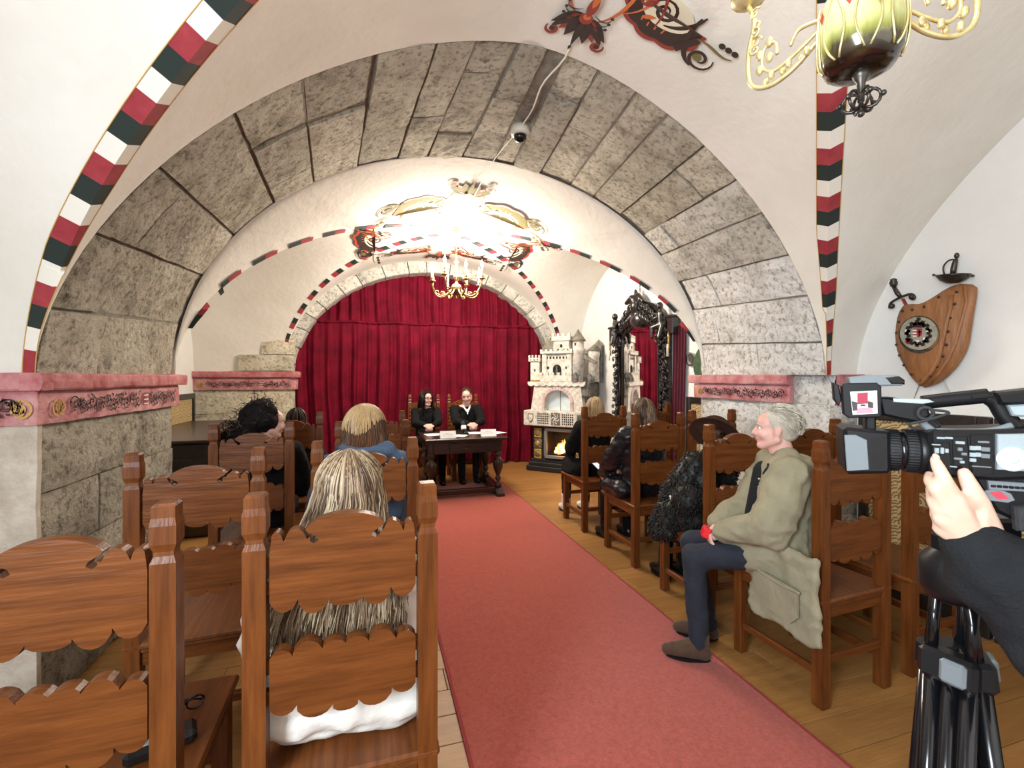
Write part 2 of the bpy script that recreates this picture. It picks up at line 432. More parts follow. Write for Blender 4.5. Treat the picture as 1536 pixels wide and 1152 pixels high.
def add_side(mb,w,x_wall,left,flip):
    def fn(i,j):
        t=j**1.9; gx=(w.ax if left else w.bx); gx=gx+(w.boss[0]-gx)*t
        y=w.y+(w.boss[1]-w.y)*t
        return V(gx+(x_wall-gx)*i,y,w.zg(t))
    mb.grid(fn,16,40,flip=flip)
ceil=sroot('ceiling','white plastered groin vaults with painted bands')
for nm,w,fl in(('vault_web',near_front,True),('vault_web',near_back,False),('vault_web',rear_front,False),('vault_web',rear_back,True)):
    mb=MB(); add_front(mb,w,fl); mb.build(nm,M['plaster'],ceil)
for wf,wb,xl,xr in((near_front,near_back,-1.6,3.4),(rear_back,rear_front,-2.42,3.5)):
    for x,left in((xl,True),(xr,False)):
        mb=MB(); add_side(mb,wf,x,left,left); add_side(mb,wb,x,left,not left); mb.build('vault_web',M['plaster'],ceil)

# painted bands along the groins
def band(w,left,wid,seg,cols,name,t0=.0,t1=1.,off=.006,gold=False):
    """painted blocks that wrap over the groin crease"""
    N=400; pts=[]
    ax=w.ax if left else w.bx; ex=1 if left else -1
    for i in range(N+1):
        t=t0+(t1-t0)*(i/N)**1.8
        pts.append((t,V(ax+(w.boss[0]-ax)*t,w.y+(w.boss[1]-w.y)*t,w.zg(t))))
    mb=MB(); acc=0; prev=None; k=0
    sgy=1 if w.boss[1]<w.y else -1
    def edge(t,p):
        e=.004; T=(V(ax+(w.boss[0]-ax)*(t+e),w.y+(w.boss[1]-w.y)*(t+e),w.zg(t+e))-p).normalized()
        # side cell is a cylinder along X
        Y=V(0,(w.boss[1]-w.y)*e,w.zg(t+e)-w.zg(t)).normalized()
        n1=Y.cross(V(1,0,0)); n1=n1 if n1.z<0 else -n1
        D1=n1.cross(T).normalized(); D1=D1 if D1.x*ex<0 else -D1
        uu=-.985 if left else .985
        P0=w.p(t,uu); n2=(w.p(min(.999,t+e),uu)-P0).cross(w.p(t,uu*.985)-P0)
        n2=n2.normalized() if n2.length>1e-12 else V(0,0,-1)
        if n2.z>0: n2=-n2
        if abs(n2.z)<.05 and n2.x*ex<0: n2=-n2
        D2=n2.cross(T).normalized(); D2=D2 if D2.x*ex>0 else -D2
        wd=wid*min(1,.6+t*5)
        if t<.06: D2=V(ex,0,0); n2=V(0,-sgy*-1.0 if False else (-1 if w.y>w.boss[1] else 1),0)
        zz=min(.9999,max(0,(p.z-w.zb)/w.re)); half=(.9-w.ax) if left else (w.bx-.9)
        edge_x=half*(1-zz**w.n)**(1/w.n); room=abs(abs(p.x-.9)-edge_x)*.92
        wd2=min(wd,max(.006,room))
        return p+D2*wd2+n2*off*1.6, p+(n1+n2).normalized()*off, p+D1*wd+n1*off
    def edge_old(t,p):
        # toward the front web (along X) and toward the side web (along X outwards)
        wd=wid*min(1,.55+t*3)
        tx=min(wd*.95,abs(w.boss[0]-p.x)*.9+.001)
        a=V(p.x+ex*tx,p.y,0); a.z=w.at(a.x,a.y)-off
        dt=wd*.85/abs(w.boss[1]-w.y)
        t2=min(1,t+dt)
        b=V(p.x,w.y+(w.boss[1]-w.y)*t2,w.zg(t2)-off*.5)
        # keep the band narrow where the side web runs steeply
        d=b-p
        if d.length>wd: b=p+d*(wd/d.length)
        b=b+V(0,-sgy*.003,-.004)
        c=p+V(ex*.004,-sgy*.004,-off)
        return a,c,b
    for kk in(0,2): mb.tube([edge(t_,p_)[kk] for t_,p_ in pts[::8]],.0022,4,3,False) if gold else None
    quads=[];
    lastp=pts[0][1]; cur=[edge(*pts[0])]; L=0; lim=seg[0]
    for t,p in pts[1:]:
        L+=(p-lastp).length; lastp=p; cur.append(edge(t,p))
        if L>=lim or t>=t1-1e-6:
            vs=[q for e in cur for q in e]; fs=[]
            for i in range(len(cur)-1):
                fs.append((i*3,i*3+1,i*3+4,i*3+3)); fs.append((i*3+1,i*3+2,i*3+5,i*3+4))
            if cols[k%len(cols)] is not None: mb.add(vs,fs,cols[k%len(cols)])
            cur=[edge(t,p)]; L=0; k+=1; lim=seg[k%len(seg)]
    return stuff(mb.build(name,[M['p_red'],M['p_black'],M['p_white'],M['gold_paint']],ceil))
for left in(True,False):
    band(near_front,left,.066,[.098,.098,.098],[0,2,1],'painted_band',0.0,1,gold=True)
    band(near_back,left,.066,[.085,.085,.085],[0,2,1],'painted_band',0.0,1,gold=True)
    band(rear_front,left,.05,[.12,.12,.12],[1,0,None],'painted_band',.03,.93)
    band(rear_back,left,.055,[.085,.085,.085],[0,1,None],'painted_band',.03,.93)

# ------------------------------------------------------------------ painted ornaments on the vault
class Fresco:
    def __init__(s,org,U,W,zf,off=.006): s.o,s.U,s.W,s.zf,s.off=org,U,W,zf,off; s.mb=MB(); s.k=0
    def P(s,u,w):
        x=s.o[0]+s.U[0]*u+s.W[0]*w; y=s.o[1]+s.U[1]*u+s.W[1]*w
        return V(x,y,s.zf(x,y)-s.off-s.k)
    def ribbon(s,pts,wd,m,taper=True):
        n=len(pts); vs=[];fs=[]
        for i,p in enumerate(pts):
            a=pts[max(0,i-1)];b=pts[min(n-1,i+1)]; tx,ty=b[0]-a[0],b[1]-a[1]; l=math.hypot(tx,ty) or 1
            h=wd*.5*((.25+.75*math.sin(PI*min(1,max(0,(i+.4)/(n)))) ) if taper else 1)
            vs+= [s.P(p[0]-ty/l*h,p[1]+tx/l*h), s.P(p[0]+ty/l*h,p[1]-tx/l*h)]
        for i in range(n-1): fs.append((2*i,2*i+1,2*i+3,2*i+2))
        s.mb.add(vs,fs,m); s.k+=.0003
    def fan(s,c,poly,m):
        n=len(poly); K=5; vs=[s.P(*c)]; fs=[]
        for j in range(1,K+1): vs+=[s.P(c[0]+(p[0]-c[0])*j/K,c[1]+(p[1]-c[1])*j/K) for p in poly]
        for i in range(n):
            i2=(i+1)%n; fs.append((0,1+i,1+i2))
            for j in range(K-1): fs.append((1+j*n+i,1+j*n+i2,1+(j+1)*n+i2,1+(j+1)*n+i))
        s.mb.add(vs,fs,m); s.k+=.0003
    def leaf(s,p,ang,L,wd,m):
        c,sn=math.cos(ang),math.sin(ang); poly=[]
        for i in range(13):
            t=i/12; h=wd*math.sin(PI*t**.75)*.5; poly.append((p[0]+c*L*t-sn*h,p[1]+sn*L*t+c*h))
        for i in range(12,-1,-1):
            t=i/12; h=-wd*math.sin(PI*t**.75)*.5; poly.append((p[0]+c*L*t-sn*h,p[1]+sn*L*t+c*h))
        s.fan((p[0]+c*L*.45,p[1]+sn*L*.45),poly,m)
    def ball(s,c,r,m,sx=1): s.fan(c,[(c[0]+r*sx*math.cos(a*PI/9),c[1]+r*math.sin(a*PI/9)) for a in range(18)],m)
def ornament(f,S,pal):
    """palmette with scrolls and shells; tip at w=0, grows towards the boss; S = half width"""
    dk,rd,og,ol,cr=pal
    for sg in(-1,1):
        A=lambda u,w:(sg*u*S,w*S)
        X=lambda pts:[(sg*a*S,b*S) for a,b in pts]
        # shell
        sc=lambda r1,r2,k,w0,n:[(1.0+r1*math.cos(a)*(1+k*abs(math.sin(w0*a))),1.22+r2*math.sin(a)*(1+k*abs(math.sin(w0*a)))) for a in[PI-.25+(PI+.5)*i/n for i in range(n+1)]]
        f.fan(A(1.0,1.22),X(sc(.60,.46,.12,4.5,60)),rd)
        f.fan(A(1.0,1.22),X(sc(.55,.40,.10,4.5,60)),dk)
        f.fan(A(1.0,1.30),X([(1.0+.40*math.cos(a),1.30+.27*math.sin(a)) for a in[2*PI*i/24 for i in range(24)]]),cr)
        f.ribbon(X(spiral(.95,1.30,.05,.21,0,1.5)),.06*S,dk); f.ribbon(X([(p.x,p.y) for p in bez((1.05,1.1,0),(1.25,1.15,0),(1.4,1.3,0),(1.45,1.6,0))]),.07*S,dk)
        for j in range(4): f.ribbon(X([(.72+.13*j,1.06-.05*math.sin(j)),(.74+.12*j,.98-.04*j%.05)]),.03*S,og)
        # outer scroll, leaf and curl
        f.ribbon(X([(p.x,p.y) for p in bez((1.40,1.55,0),(1.38,1.2,0),(1.50,.82,0),(1.75,.80,0))]),.09*S,dk)
        f.ribbon(X(spiral(1.78,1.0,.05,.21,-PI/2,1.35)),.06*S,dk)
        f.ball(A(1.74,1.0),.07*S,ol)
        f.ribbon(X([(1.40,.88),(1.48,1.05),(1.58,1.25)]),.11*S,dk,False)
        f.ribbon(X([(p.x,p.y) for p in bez((1.55,1.25,0),(1.75,1.35,0),(1.95,1.2,0),(2.1,1.35,0))]),.05*S,ol)
        for j in range(3): f.ball(A(1.86+.1*j,1.42+.02*j),.05*S,dk)
        # long scrolls toward the boss
        f.ribbon(X([(p.x,p.y) for p in bez((.15,.55,0),(.5,.75,0),(.6,1.5,0),(.25,2.0,0))]),.06*S,og)
        f.ribbon(X([(p.x,p.y) for p in bez((.95,1.0,0),(1.0,1.5,0),(.6,1.8,0),(.3,2.3,0))]),.05*S,rd)
        f.ribbon(X([(p.x,p.y) for p in bez((.4,.9,0),(.8,1.1,0),(.8,1.6,0),(.45,1.6,0))]),.04*S,og)
        f.ribbon(X(spiral(.62,1.35,.03,.20,.5,1.5)),.04*S,rd)
        f.ribbon(X(spiral(.42,1.8,.02,.14,2,1.4)),.035*S,ol)
        f.ball(A(.62,1.35),.05*S,og); f.ball(A(.42,1.8),.04*S,cr)
        for j in range(4): f.leaf(A(.7-.08*j,1.05+.2*j),(.5+.3*j) if sg>0 else PI-(.5+.3*j),.22*S,.08*S,(og,rd,ol,dk)[j])
        # tip leaves and volutes
        for j,(a,L) in enumerate(((-.62,.50),(-1.0,.46),(-1.32,.50))):
            an=a if sg>0 else PI-a
            f.leaf(A(.03,.60),an,L*S*1.1,.22*S,dk if j!=1 else rd)
        f.ribbon(X([(p.x,p.y) for p in bez((.05,.55,0),(.22,.30,0),(.40,.36,0),(.42,.14,0))]),.10*S,dk)
        f.ribbon(X(spiral(.40,.14,.02,.12,-.3,1.15)),.075*S,rd); f.ball(A(.40,.14),.05*S,dk)
        for j in range(3): f.ribbon(X([(p.x,p.y) for p in bez((.06+.02*j,.5+.1*j,0),(.2,.5+.06*j,0),(.3+.03*j,.42+.1*j,0),(.36,.52+.12*j,0))]),.025*S,dk); f.ball(A(.36,.53+.12*j),.028*S,dk)
    f.leaf((0,.55*S),-PI/2,.60*S,.12*S,dk); f.ball((0,.58*S),.11*S,rd); f.ball((0,.62*S),.06*S,og)
    f.leaf((0,.62*S),PI/2,.5*S,.16*S,rd); f.leaf((0,.8*S),PI/2,.5*S,.1*S,og)
    f.leaf((0,-.02*S),-PI/2,.12*S,.05*S,dk)
PALN=(0,1,2,3,4); FM=[M['p_brown'],M['p_rust'],M['p_orange'],M['p_olive'],M['p_cream']]
f=Fresco((1.06,2.37),(1,0),(0,-1),near_front.at); ornament(f,.33,PALN); stuff(f.mb.build('painted_ornament',FM,ceil))
f=Fresco((.93,4.35),(1,0),(0,1),rear_front.at); ornament(f,.45,PALN); stuff(f.mb.build('painted_ornament',[M['p_olive'],mat('glare_rose_paint',(.55,.3,.26),.9),M['p_cream'],M['p_olive'],M['p_white']],ceil))  # palette of this ornament paled to paint in the glare around it
FR=[M['p_brown'],mat('vermilion_paint',(.48,.05,.025),.85),M['p_orange'],M['p_olive'],M['p_cream']]
f=Fresco((.94,7.15),(-1,0),(0,-1),rear_back.at); ornament(f,.42,PALN); stuff(f.mb.build('painted_ornament',FR,ceil))
def sidez(x,y): 
    w=rear_front if y<5.72 else rear_back
    return w.zg((y-w.y)/(w.boss[1]-w.y))
f=Fresco((-.55,5.72),(0,1),(1,0),sidez); ornament(f,.43,PALN); stuff(f.mb.build('painted_ornament',FR,ceil))
f=Fresco((2.45,5.72),(0,-1),(-1,0),sidez); ornament(f,.43,PALN); stuff(f.mb.build('painted_ornament',FR,ceil))

# ------------------------------------------------------------------ floor
FX0,FX1,FY0,FY1=-2.42,3.5,-1.1,7.9
floor=sroot('floor','honey brown board floor')
mb=MB(); mb.box(((FX0+FX1)/2,(FY0+FY1)/2,-.045),(FX1-FX0,FY1-FY0,.05)); mb.build('subfloor',M['gap'],floor)
y=FY0; r=random.Random(3)
while y<FY1-.02:
    w=.165; x=FX0-r.random()*1.2
    while x<FX1:
        L=1.5+r.random()*1.0; a=max(x,FX0); b=min(x+L,FX1)
        if b-a>.1:
            mb=MB(); mb.box(((a+b)/2,y+w/2,-.0105),(b-a-.003,w-.003,.02),0,.0015); mb.build('plank',M['plank'],floor)
        x+=L
    y+=w
cp=thing('carpet_runner','long plain red carpet runner down the aisle to the table','carpet',(1.055,2.7,0))
mb=MB(); mb.box((0,0,.004),(1.37,7.5,.008)); mb.build('pile',M['carpet'],cp)
for sx in(-1,1):
    mb=MB(); mb.box((sx*.693,0,.0045),(.016,7.5,.009),0,.002); mb.build('binding',M['carpet_edge'],cp)

# ------------------------------------------------------------------ walls
def wall(name,c,d,m='plaster_cool',label=None):
    mb=MB(); mb.box(c,d); return struct(mb.build(name,M[m]),label)
wall('wall_left',(-1.68,.7,1.8),(.16,3.6,3.6))
wall('wall_right',(3.48,.7,1.8),(.16,3.6,3.6))
wall('wall_back',(.9,-1.18,1.8),(5.0,.16,3.6))
wall('wall_rear_left',(-2.50,5.72,1.8),(.16,3.6,3.6))
wall('wall_rear_right',(3.58,5.72,1.8),(.16,3.6,3.6))
wall('wall_far',(.9,8.0,1.8),(6.2,.16,3.6))

# stone blocks: pillow-faced slabs with their own joints
def block(fn,N,u0,u1,v0,v1,thick,seed,gap=.006,push=.0,nu=4,nv=4):
    """fn(u,v)->point on the face; N(u,v)->outward (towards room) normal; block sunk behind the face"""
    q=random.Random(seed); mb=MB(); vs=[]; 
    for j in range(nv+1):
        for i in range(nu+1):
            u=u0+(u1-u0)*i/nu; v=v0+(v1-v0)*j/nv
            p=fn(u,v); n=N(u,v)
            e=(i in(0,nu)) + (j in(0,nv))
            d=push+ (-.006 if e==1 else -.009 if e==2 else q.uniform(-.005,.007))
            if e: p=p+(fn((u0+u1)/2,(v0+v1)/2)-p)*q.uniform(0,.012)
            vs.append(p+n*d+V(q.uniform(-1,1),q.uniform(-1,1),q.uniform(-1,1))*.003)
    k=len(vs); fs=[]
    for j in range(nv):
        for i in range(nu):
            a=j*(nu+1)+i; fs.append((a,a+1,a+nu+2,a+nu+1))
    ring=[i for i in range(nu+1)]+[j*(nu+1)+nu for j in range(1,nv+1)]+[nv*(nu+1)+i for i in range(nu-1,-1,-1)]+[j*(nu+1) for j in range(nv-1,0,-1)]
    back=[]
    for idx in ring:
        i=idx%(nu+1); j=idx//(nu+1); u=u0+(u1-u0)*i/nu; v=v0+(v1-v0)*j/nv
        vs.append(V(*vs[idx])-N(u,v)*thick); back.append(len(vs)-1)
    m=len(ring)
    for a in range(m): b=(a+1)%m; fs.append((ring[b],ring[a],back[a],back[b]))
    mb.add(vs,fs,0,False); return mb
def face_courses(root,O,U,W,Nn,Lu,rows,mat_,seed,thick=.05,name='stone'):
    """rows: list of (z0,z1,[u cuts 0..1])"""
    O,U,W,Nn=V(*O),V(*U),V(*W),V(*Nn)
    fn=lambda u,v:O+U*u+W*v
    k=0
    for z0,z1,cuts in rows:
        cs=[0]+list(cuts)+[1]
        for a,b in zip(cs[:-1],cs[1:]):
            k+=1; q=random.Random(seed*100+k)
            block(fn,lambda u,v:Nn,a*Lu+.004,b*Lu-.004,z0+.003,z1-.003,thick,seed*50+k,push=q.uniform(-.006,.008)).build(name,M[mat_(a,z0) if callable(mat_) else mat_],root)

# ---- near arch
A_H=1.90
def prof(ph,v):
    n=1.7+.3*v; ar=2.2+.16*v; c,s=math.cos(ph),max(0,math.sin(ph))
    x=.9+(ar if c>0 else 2.3)*math.copysign(abs(c)**(2/n),c)
    return V(x,2.5+1.45*v,ZS+A_H*s**(2/n))
def pnorm(ph,v):
    a=prof(max(.0,ph-.02),v);b=prof(min(PI,ph+.02),v);t=b-a; n=V(t.z,0,-t.x)
    c=V(.9,0,1.5)-prof(ph,v); c.y=0
    if n.dot(c)<0: n=-n
    return n.normalized()
arch=sroot('trim_1','rough grey stone arch between the two vaults')
mb=MB(); mb.grid(lambda i,j:prof(PI*i,.002+j*1.05)-pnorm(PI*i,min(1,.002+j*1.05))*.018,80,8,flip=True); mb.build('mortar_bed',M['mortar'],arch)
q=random.Random(21)
edges=[0,.17,.36,.52,.68,.81,.95,1.09,1.20,1.33,1.445,1.515,1.64,1.77,1.88,2.03,2.20,2.36,2.55,2.74,2.94,PI]
nb=0
for i in range(len(edges)-1):
    a,b=edges[i],edges[i+1]
    kk=q.choice([1,2,2,3]); 
    cuts=sorted([q.uniform(.22,.8) for _ in range(kk-1)])
    if kk==3: cuts=[q.uniform(.2,.4),q.uniform(.6,.8)]
    far=1+q.choice([-.03,0,.025,.045,.0])
    cs=[0.]+cuts+[far]
    if abs(a-1.445)<1e-6: cs=[.62,far]   # cut channel for the camera cable
    for c0,c1 in zip(cs[:-1],cs[1:]):
        nb+=1
        mt='stone' if (a+b)/2>.75 else ('stone_pale' if (a+b)/2<.48 else 'stone_mid')  # courses get paler toward the daylit right, daylight put into the stone colour
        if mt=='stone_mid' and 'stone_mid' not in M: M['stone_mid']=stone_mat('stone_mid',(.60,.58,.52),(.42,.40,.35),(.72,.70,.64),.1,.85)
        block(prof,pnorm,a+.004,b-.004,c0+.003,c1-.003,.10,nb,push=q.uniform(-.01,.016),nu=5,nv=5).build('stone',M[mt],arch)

# ---- near pillars
pl=sroot('trim_2','left pillar of rough olive grey stone under a pink frieze')
mb=MB(); mb.box((-1.93,3.225,.75),(1.02,1.43,1.5)); mb.build('pillar_core',M['mortar'],pl)
face_courses(pl,(-1.40,2.5,0),(0,1,0),(0,0,1),(1,0,0),1.45,[(0,.30,(.45,)),(.30,.68,(.55,)),(.68,.98,(.35,)),(.98,1.29,(.62,))],'stone',3,.06)
M['front_plaster']=mat('aged_front_plaster',(.66,.60,.52),.95,c2=(.46,.39,.32),nscale=7,namt=.6,bump=.7,bscale=18)
block(lambda u,v:V(u,2.5,v),lambda u,v:V(0,-1,0),-2.0,-1.385,0,1.292,.03,5,push=.022,nu=8,nv=14).build('aged_plaster',M['front_plaster'],pl)
pr=sroot('trim_3','right pillar of limewashed stone, paled further for daylight, under a pink frieze')
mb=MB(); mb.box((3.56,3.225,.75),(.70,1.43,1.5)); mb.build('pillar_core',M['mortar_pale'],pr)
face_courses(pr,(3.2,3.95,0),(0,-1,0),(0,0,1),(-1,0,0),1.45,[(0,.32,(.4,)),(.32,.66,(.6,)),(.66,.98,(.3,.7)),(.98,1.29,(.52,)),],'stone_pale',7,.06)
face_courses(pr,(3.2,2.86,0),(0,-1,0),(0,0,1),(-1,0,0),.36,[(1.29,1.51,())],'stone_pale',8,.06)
face_courses(pr,(3.2,2.5,0),(1,0,0),(0,0,1),(0,-1,0),.22,[(0,.5,()),(.5,1.0,()),(1.0,1.29,())],'stone_mid',9,.04)

def scroll_frieze(O,U,W,N,L,h,seed,crest=True):
    """painted vine scrolls, flat ribbons on the frieze"""
    O,U,W,N=[V(*p) for p in(O,U,W,N)]; mb=MB(); q=random.Random(seed)
    def rib(pts,wd,m,d=.002):
        vs=[];fs=[];n=len(pts)
        for i,p in enumerate(pts):
            a=pts[max(0,i-1)];b=pts[min(n-1,i+1)];tx,ty=b[0]-a[0],b[1]-a[1];l=math.hypot(tx,ty) or 1
            for s in(-1,1): vs.append(O+U*(p[0]-s*ty/l*wd/2)+W*(p[1]+s*tx/l*wd/2)+N*d)
        for i in range(n-1): fs.append((2*i,2*i+1,2*i+3,2*i+2))
        mb.add(vs,fs,m)
    r=h*.30; k=0; u=.14*L
    rib(spiral(.05*L,h*.5,.008,h*.33,1,1.6),.009,1); rib(spiral(.075*L,h*.42,.004,h*.22,3,1.3),.008,1)
    for t in range(5): rib([(.045*L+t*.008,h*.3),(.05*L+t*.01,h*.75)],.004,1)
    while u<L*.97:
        if crest and abs(u-L*.66)<.05:
            u+=.02; continue
        s=1 if k%2==0 else -1
        rib(spiral(u,h*.5+s*h*.06,.006,r,q.random()*6,1.35,26),.0055,0)
        rib(spiral(u,h*.5+s*h*.06,r*.2,r*.55,q.random()*6+3,.9,14),.005,0)
        for j in range(7):
            a=q.random()*2*PI; rr=q.uniform(.5,1.35)*r; x=u+rr*math.cos(a); y_=h*.5+rr*.9*math.sin(a); b=q.random()*6
            rib([(x,y_),(x+.009*math.cos(b),y_+.009*math.sin(b)),(x+.016*math.cos(b),y_+.016*math.sin(b))],.008,0)
        rib([(u,h*.5+s*r),(u+r*.8,h*.5+s*r*.7),(u+r*1.1,h*.5)],.005,0)
        u+=r*1.75; k+=1
    if crest:
        c=L*.66
        for t in range(6): rib([(c-.028,h*(.25+.1*t)),(c+.028,h*(.25+.1*t))],h*.055,2 if t%2==0 else 3,.0025)
    return mb,[M['ink'],M['gold_paint'],M['p_white'],M['p_red']]
def rough_strip(O,U,W,N,L,h,t,m,parent,name,seed,n=24):
    """moulding with a worn, uneven surface"""
    O,U,W,N=[V(*p) for p in(O,U,W,N)]; q=random.Random(seed); mb=MB()
    prof_=[(0,-.02),(0,t*.9),(h*.12,t),(h*.5,t*1.05),(h*.88,t),(h,t*.85),(h,-.02)]
    def fn(i,j):
        k=j*(len(prof_)-1); a=int(min(k,len(prof_)-2)); fr=k-a
        w=prof_[a][0]+(prof_[a+1][0]-prof_[a][0])*fr; d=prof_[a][1]+(prof_[a+1][1]-prof_[a][1])*fr
        p=O+U*(i*L)+W*w+N*d
        nn=mnoise.noise(p*9)*.006+mnoise.noise(p*25)*.003
        return p+N*nn*(1 if d>0 else 0)+W*mnoise.noise(p*7+V(3,1,2))*.005
    mb.grid(fn,n,len(prof_)-1,0,False)
    e0=[fn(0,j/(len(prof_)-1)) for j in range(len(prof_))]; e1=[fn(1,j/(len(prof_)-1)) for j in range(len(prof_))]
    mb.add(e0,[tuple(range(len(e0)))[::-1]]); mb.add(e1,[tuple(range(len(e1)))])
    return mb.build(name,m,parent)
# left impost: frieze on the jamb face and on the front face
rough_strip((-1.40,2.47,1.29),(0,1,0),(0,0,1),(1,0,0),1.50,.15,.025,M['pink'],pl,'frieze',1)
rough_strip((-1.40,2.44,1.44),(0,1,0),(0,0,1),(1,0,0),1.60,.075,.055,M['pink_dark'],pl,'cornice',2)
rough_strip((-2.0,2.5,1.29),(1,0,0),(0,0,1),(0,-1,0),.625,.15,.03,M['pink'],pl,'frieze',3)
rough_strip((-2.0,2.5,1.44),(1,0,0),(0,0,1),(0,-1,0),.655,.075,.055,M['pink'],pl,'cornice',4)
mb,ms=scroll_frieze((-1.366,2.52,1.30),(0,1,0),(0,0,1),(1,0,0),1.38,.13,1); stuff(mb.build('painted_scrolls',ms,pl))
mb,ms=scroll_frieze((-1.40,2.458,1.30),(-1,0,0),(0,0,1),(0,-1,0),.5,.13,4,False); stuff(mb.build('painted_scrolls',ms,pl))
# right impost (its near end is broken off)
rough_strip((3.2,4.0,1.29),(0,-1,0),(0,0,1),(-1,0,0),1.14,.14,.03,M['pink'],pr,'frieze',5)
rough_strip((3.2,4.06,1.435),(0,-1,0),(0,0,1),(-1,0,0),1.20,.08,.06,M['pink'],pr,'cornice',6)
mb,ms=scroll_frieze((3.158,3.97,1.30),(0,-1,0),(0,0,1),(-1,0,0),1.08,.12,7,False); stuff(mb.build('painted_scrolls',ms,pr))
rough_strip((3.21,2.5,1.29),(1,0,0),(0,0,1),(0,-1,0),.2,.14,.03,M['pink_dark'],pr,'frieze',8)
rough_strip((3.21,2.5,1.435),(1,0,0),(0,0,1),(0,-1,0),.2,.08,.06,M['pink_dark'],pr,'cornice',9)

# ---- rear arch round the curtain
ra=sroot('trim_4','narrow stone arch framing the red curtain')
RA,RH,RC=2.08,1.67,.94
def rp(ph,k,y): return V(RC+(RA+k)*math.cos(ph),y,ZS+(RH+k)*math.sin(ph))
q=random.Random(9); ph=0; k=0
while ph<PI-.02:
    st=q.uniform(.11,.2); b=min(PI,ph+st)
    if PI-b<.07: b=PI
    kin=q.uniform(-.01,.012); mb=MB(); vs=[];n=4
    y0=7.5+q.uniform(-.012,.006)
    for i in range(n+1):
        t=ph+.003+(b-ph-.006)*i/n
        vs+=[rp(t,kin+.01,y0),rp(t,kin,y0+.02),rp(t,.185,y0),rp(t,kin,7.84),rp(t,.185,7.84)]
    fs=[]
    for i in range(n):
        a=i*5; c=a+5
        fs+=[(a,c,c+2,a+2),(a,a+1,c+1,c),(a+1,a+3,c+3,c+1),(a+2,c+2,c+4,a+4)]
    fs+=[(0,2,4,3,1),(n*5,n*5+1,n*5+3,n*5+4,n*5+2)]
    mb.add(vs,fs); mb.build('stone',M['stone_mid'],ra); ph=b
mb=MB()  # spandrel wall above the arch ring
mb.grid(lambda i,j:rp(PI*i,.18+.6*j,7.52),60,2,0,True); mb.build('spandrel',M['plaster'],ra)
pj=sroot('trim_5','left jamb of the rear arch, cream stone blocks under a pink frieze')
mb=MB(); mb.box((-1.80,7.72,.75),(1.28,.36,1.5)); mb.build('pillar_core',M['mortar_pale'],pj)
face_courses(pj,(-2.44,7.5,0),(1,0,0),(0,0,1),(0,-1,0),1.30,[(0,.33,(.4,)),(.33,.64,(.62,)),(.64,.97,(.45,.8)),(.97,1.31,(.6,))],'stone_cream',13,.05)
face_courses(pj,(-1.14,7.5,0),(0,1,0),(0,0,1),(1,0,0),.34,[(0,.4,()),(.4,.9,()),(.9,1.31,())],'stone_cream',14,.04)
rough_strip((-2.44,7.5,1.31),(1,0,0),(0,0,1),(0,-1,0),1.34,.17,.04,M['pink'],pj,'frieze',15)
rough_strip((-2.44,7.5,1.485),(1,0,0),(0,0,1),(0,-1,0),1.38,.09,.08,M['pink_dark'],pj,'cornice',16)
rough_strip((-1.14,7.46,1.31),(0,1,0),(0,0,1),(1,0,0),.38,.17,.04,M['pink'],pj,'frieze',17)
rough_strip((-1.14,7.42,1.485),(0,1,0),(0,0,1),(1,0,0),.42,.09,.08,M['pink_dark'],pj,'cornice',18)
mb,ms=scroll_frieze((-2.40,7.452,1.32),(1,0,0),(0,0,1),(0,-1,0),1.28,.14,19); stuff(mb.build('painted_scrolls',ms,pj))
fnq=lambda u,v:V(u,7.43,v)
block(fnq,lambda u,v:V(0,-1,0),-1.85,-1.13,1.585,1.82,.10,77).build('stone',M['stone_cream'],pj)
block(fnq,lambda u,v:V(0,-1,0),-1.55,-1.11,1.83,2.08,.08,78).build('stone',M['stone_cream'],pj)
pk=sroot('trim_6','right jamb of the rear arch behind the stove')
mb=MB(); mb.box((3.27,7.68,.78),(.5,.36,1.56)); mb.build('pillar_core',M['stone_mid'],pk)

# ------------------------------------------------------------------ chairs
def scallop(x0,x1,z,n,amp,up):
    """row of round lobes from x0 to x1"""
    out=[]
    for k in range(n):
        a=x0+(x1-x0)*k/n; b=x0+(x1-x0)*(k+1)/n
        for i in range(7):
            t=i/6
            if i==6 and k<n-1: continue
            out.append((a+(b-a)*t, z+(1 if up else -1)*amp*math.sin(PI*t)**.6))
    return out
def lobes(pts,z,up,k=7):
    out=[]
    for a,b,zz,amp in pts:
        for i in range(k):
            t=i/(k-1); out.append((a+(b-a)*t, zz+(1 if up else -1)*amp*max(0,math.sin(PI*t))**.6))
    return out
def crest_poly():
    top=[]
    h=.178
    # right to left over the top, mirrored: end lug, shoulder lobe, keyhole, central arch
    right=[(h,1.058)]+lobes([(h,.146,1.088,.026)],0,True)[1:]+lobes([(.146,.092,1.090,.028)],0,True)[1:]+[(.084,1.094),(.086,1.084),(.076,1.077),(.064,1.083),(.068,1.093),(.092,1.108)]
    archp=[(.099*math.cos(a),1.102+.046*math.sin(a)) for a in[PI*(.08+.84*i/16) for i in range(17)]]
    left=[(-x,z) for x,z in reversed(right)]
    top=right+archp+left
    bot=lobes([(-h,-.112,.942,.030),(-.112,-.040,.930,.030),(-.040,.040,.922,.012),(.040,.112,.930,.030),(.112,h,.942,.030)],0,False)
    return top+bot
def slat_poly():
    h=.178
    top=lobes([(h,.125,.800,.018),(.125,.055,.806,.026),(.055,.0,.812,.012),(.0,-.055,.812,.012),(-.055,-.125,.806,.026),(-.125,-h,.800,.018)],0,True)
    bot=lobes([(-h,-.115,.675,.020),(-.115,-.030,.660,.024),(-.030,.030,.648,.010),(.030,.115,.660,.024),(.115,h,.675,.020)],0,False)
    return top+bot
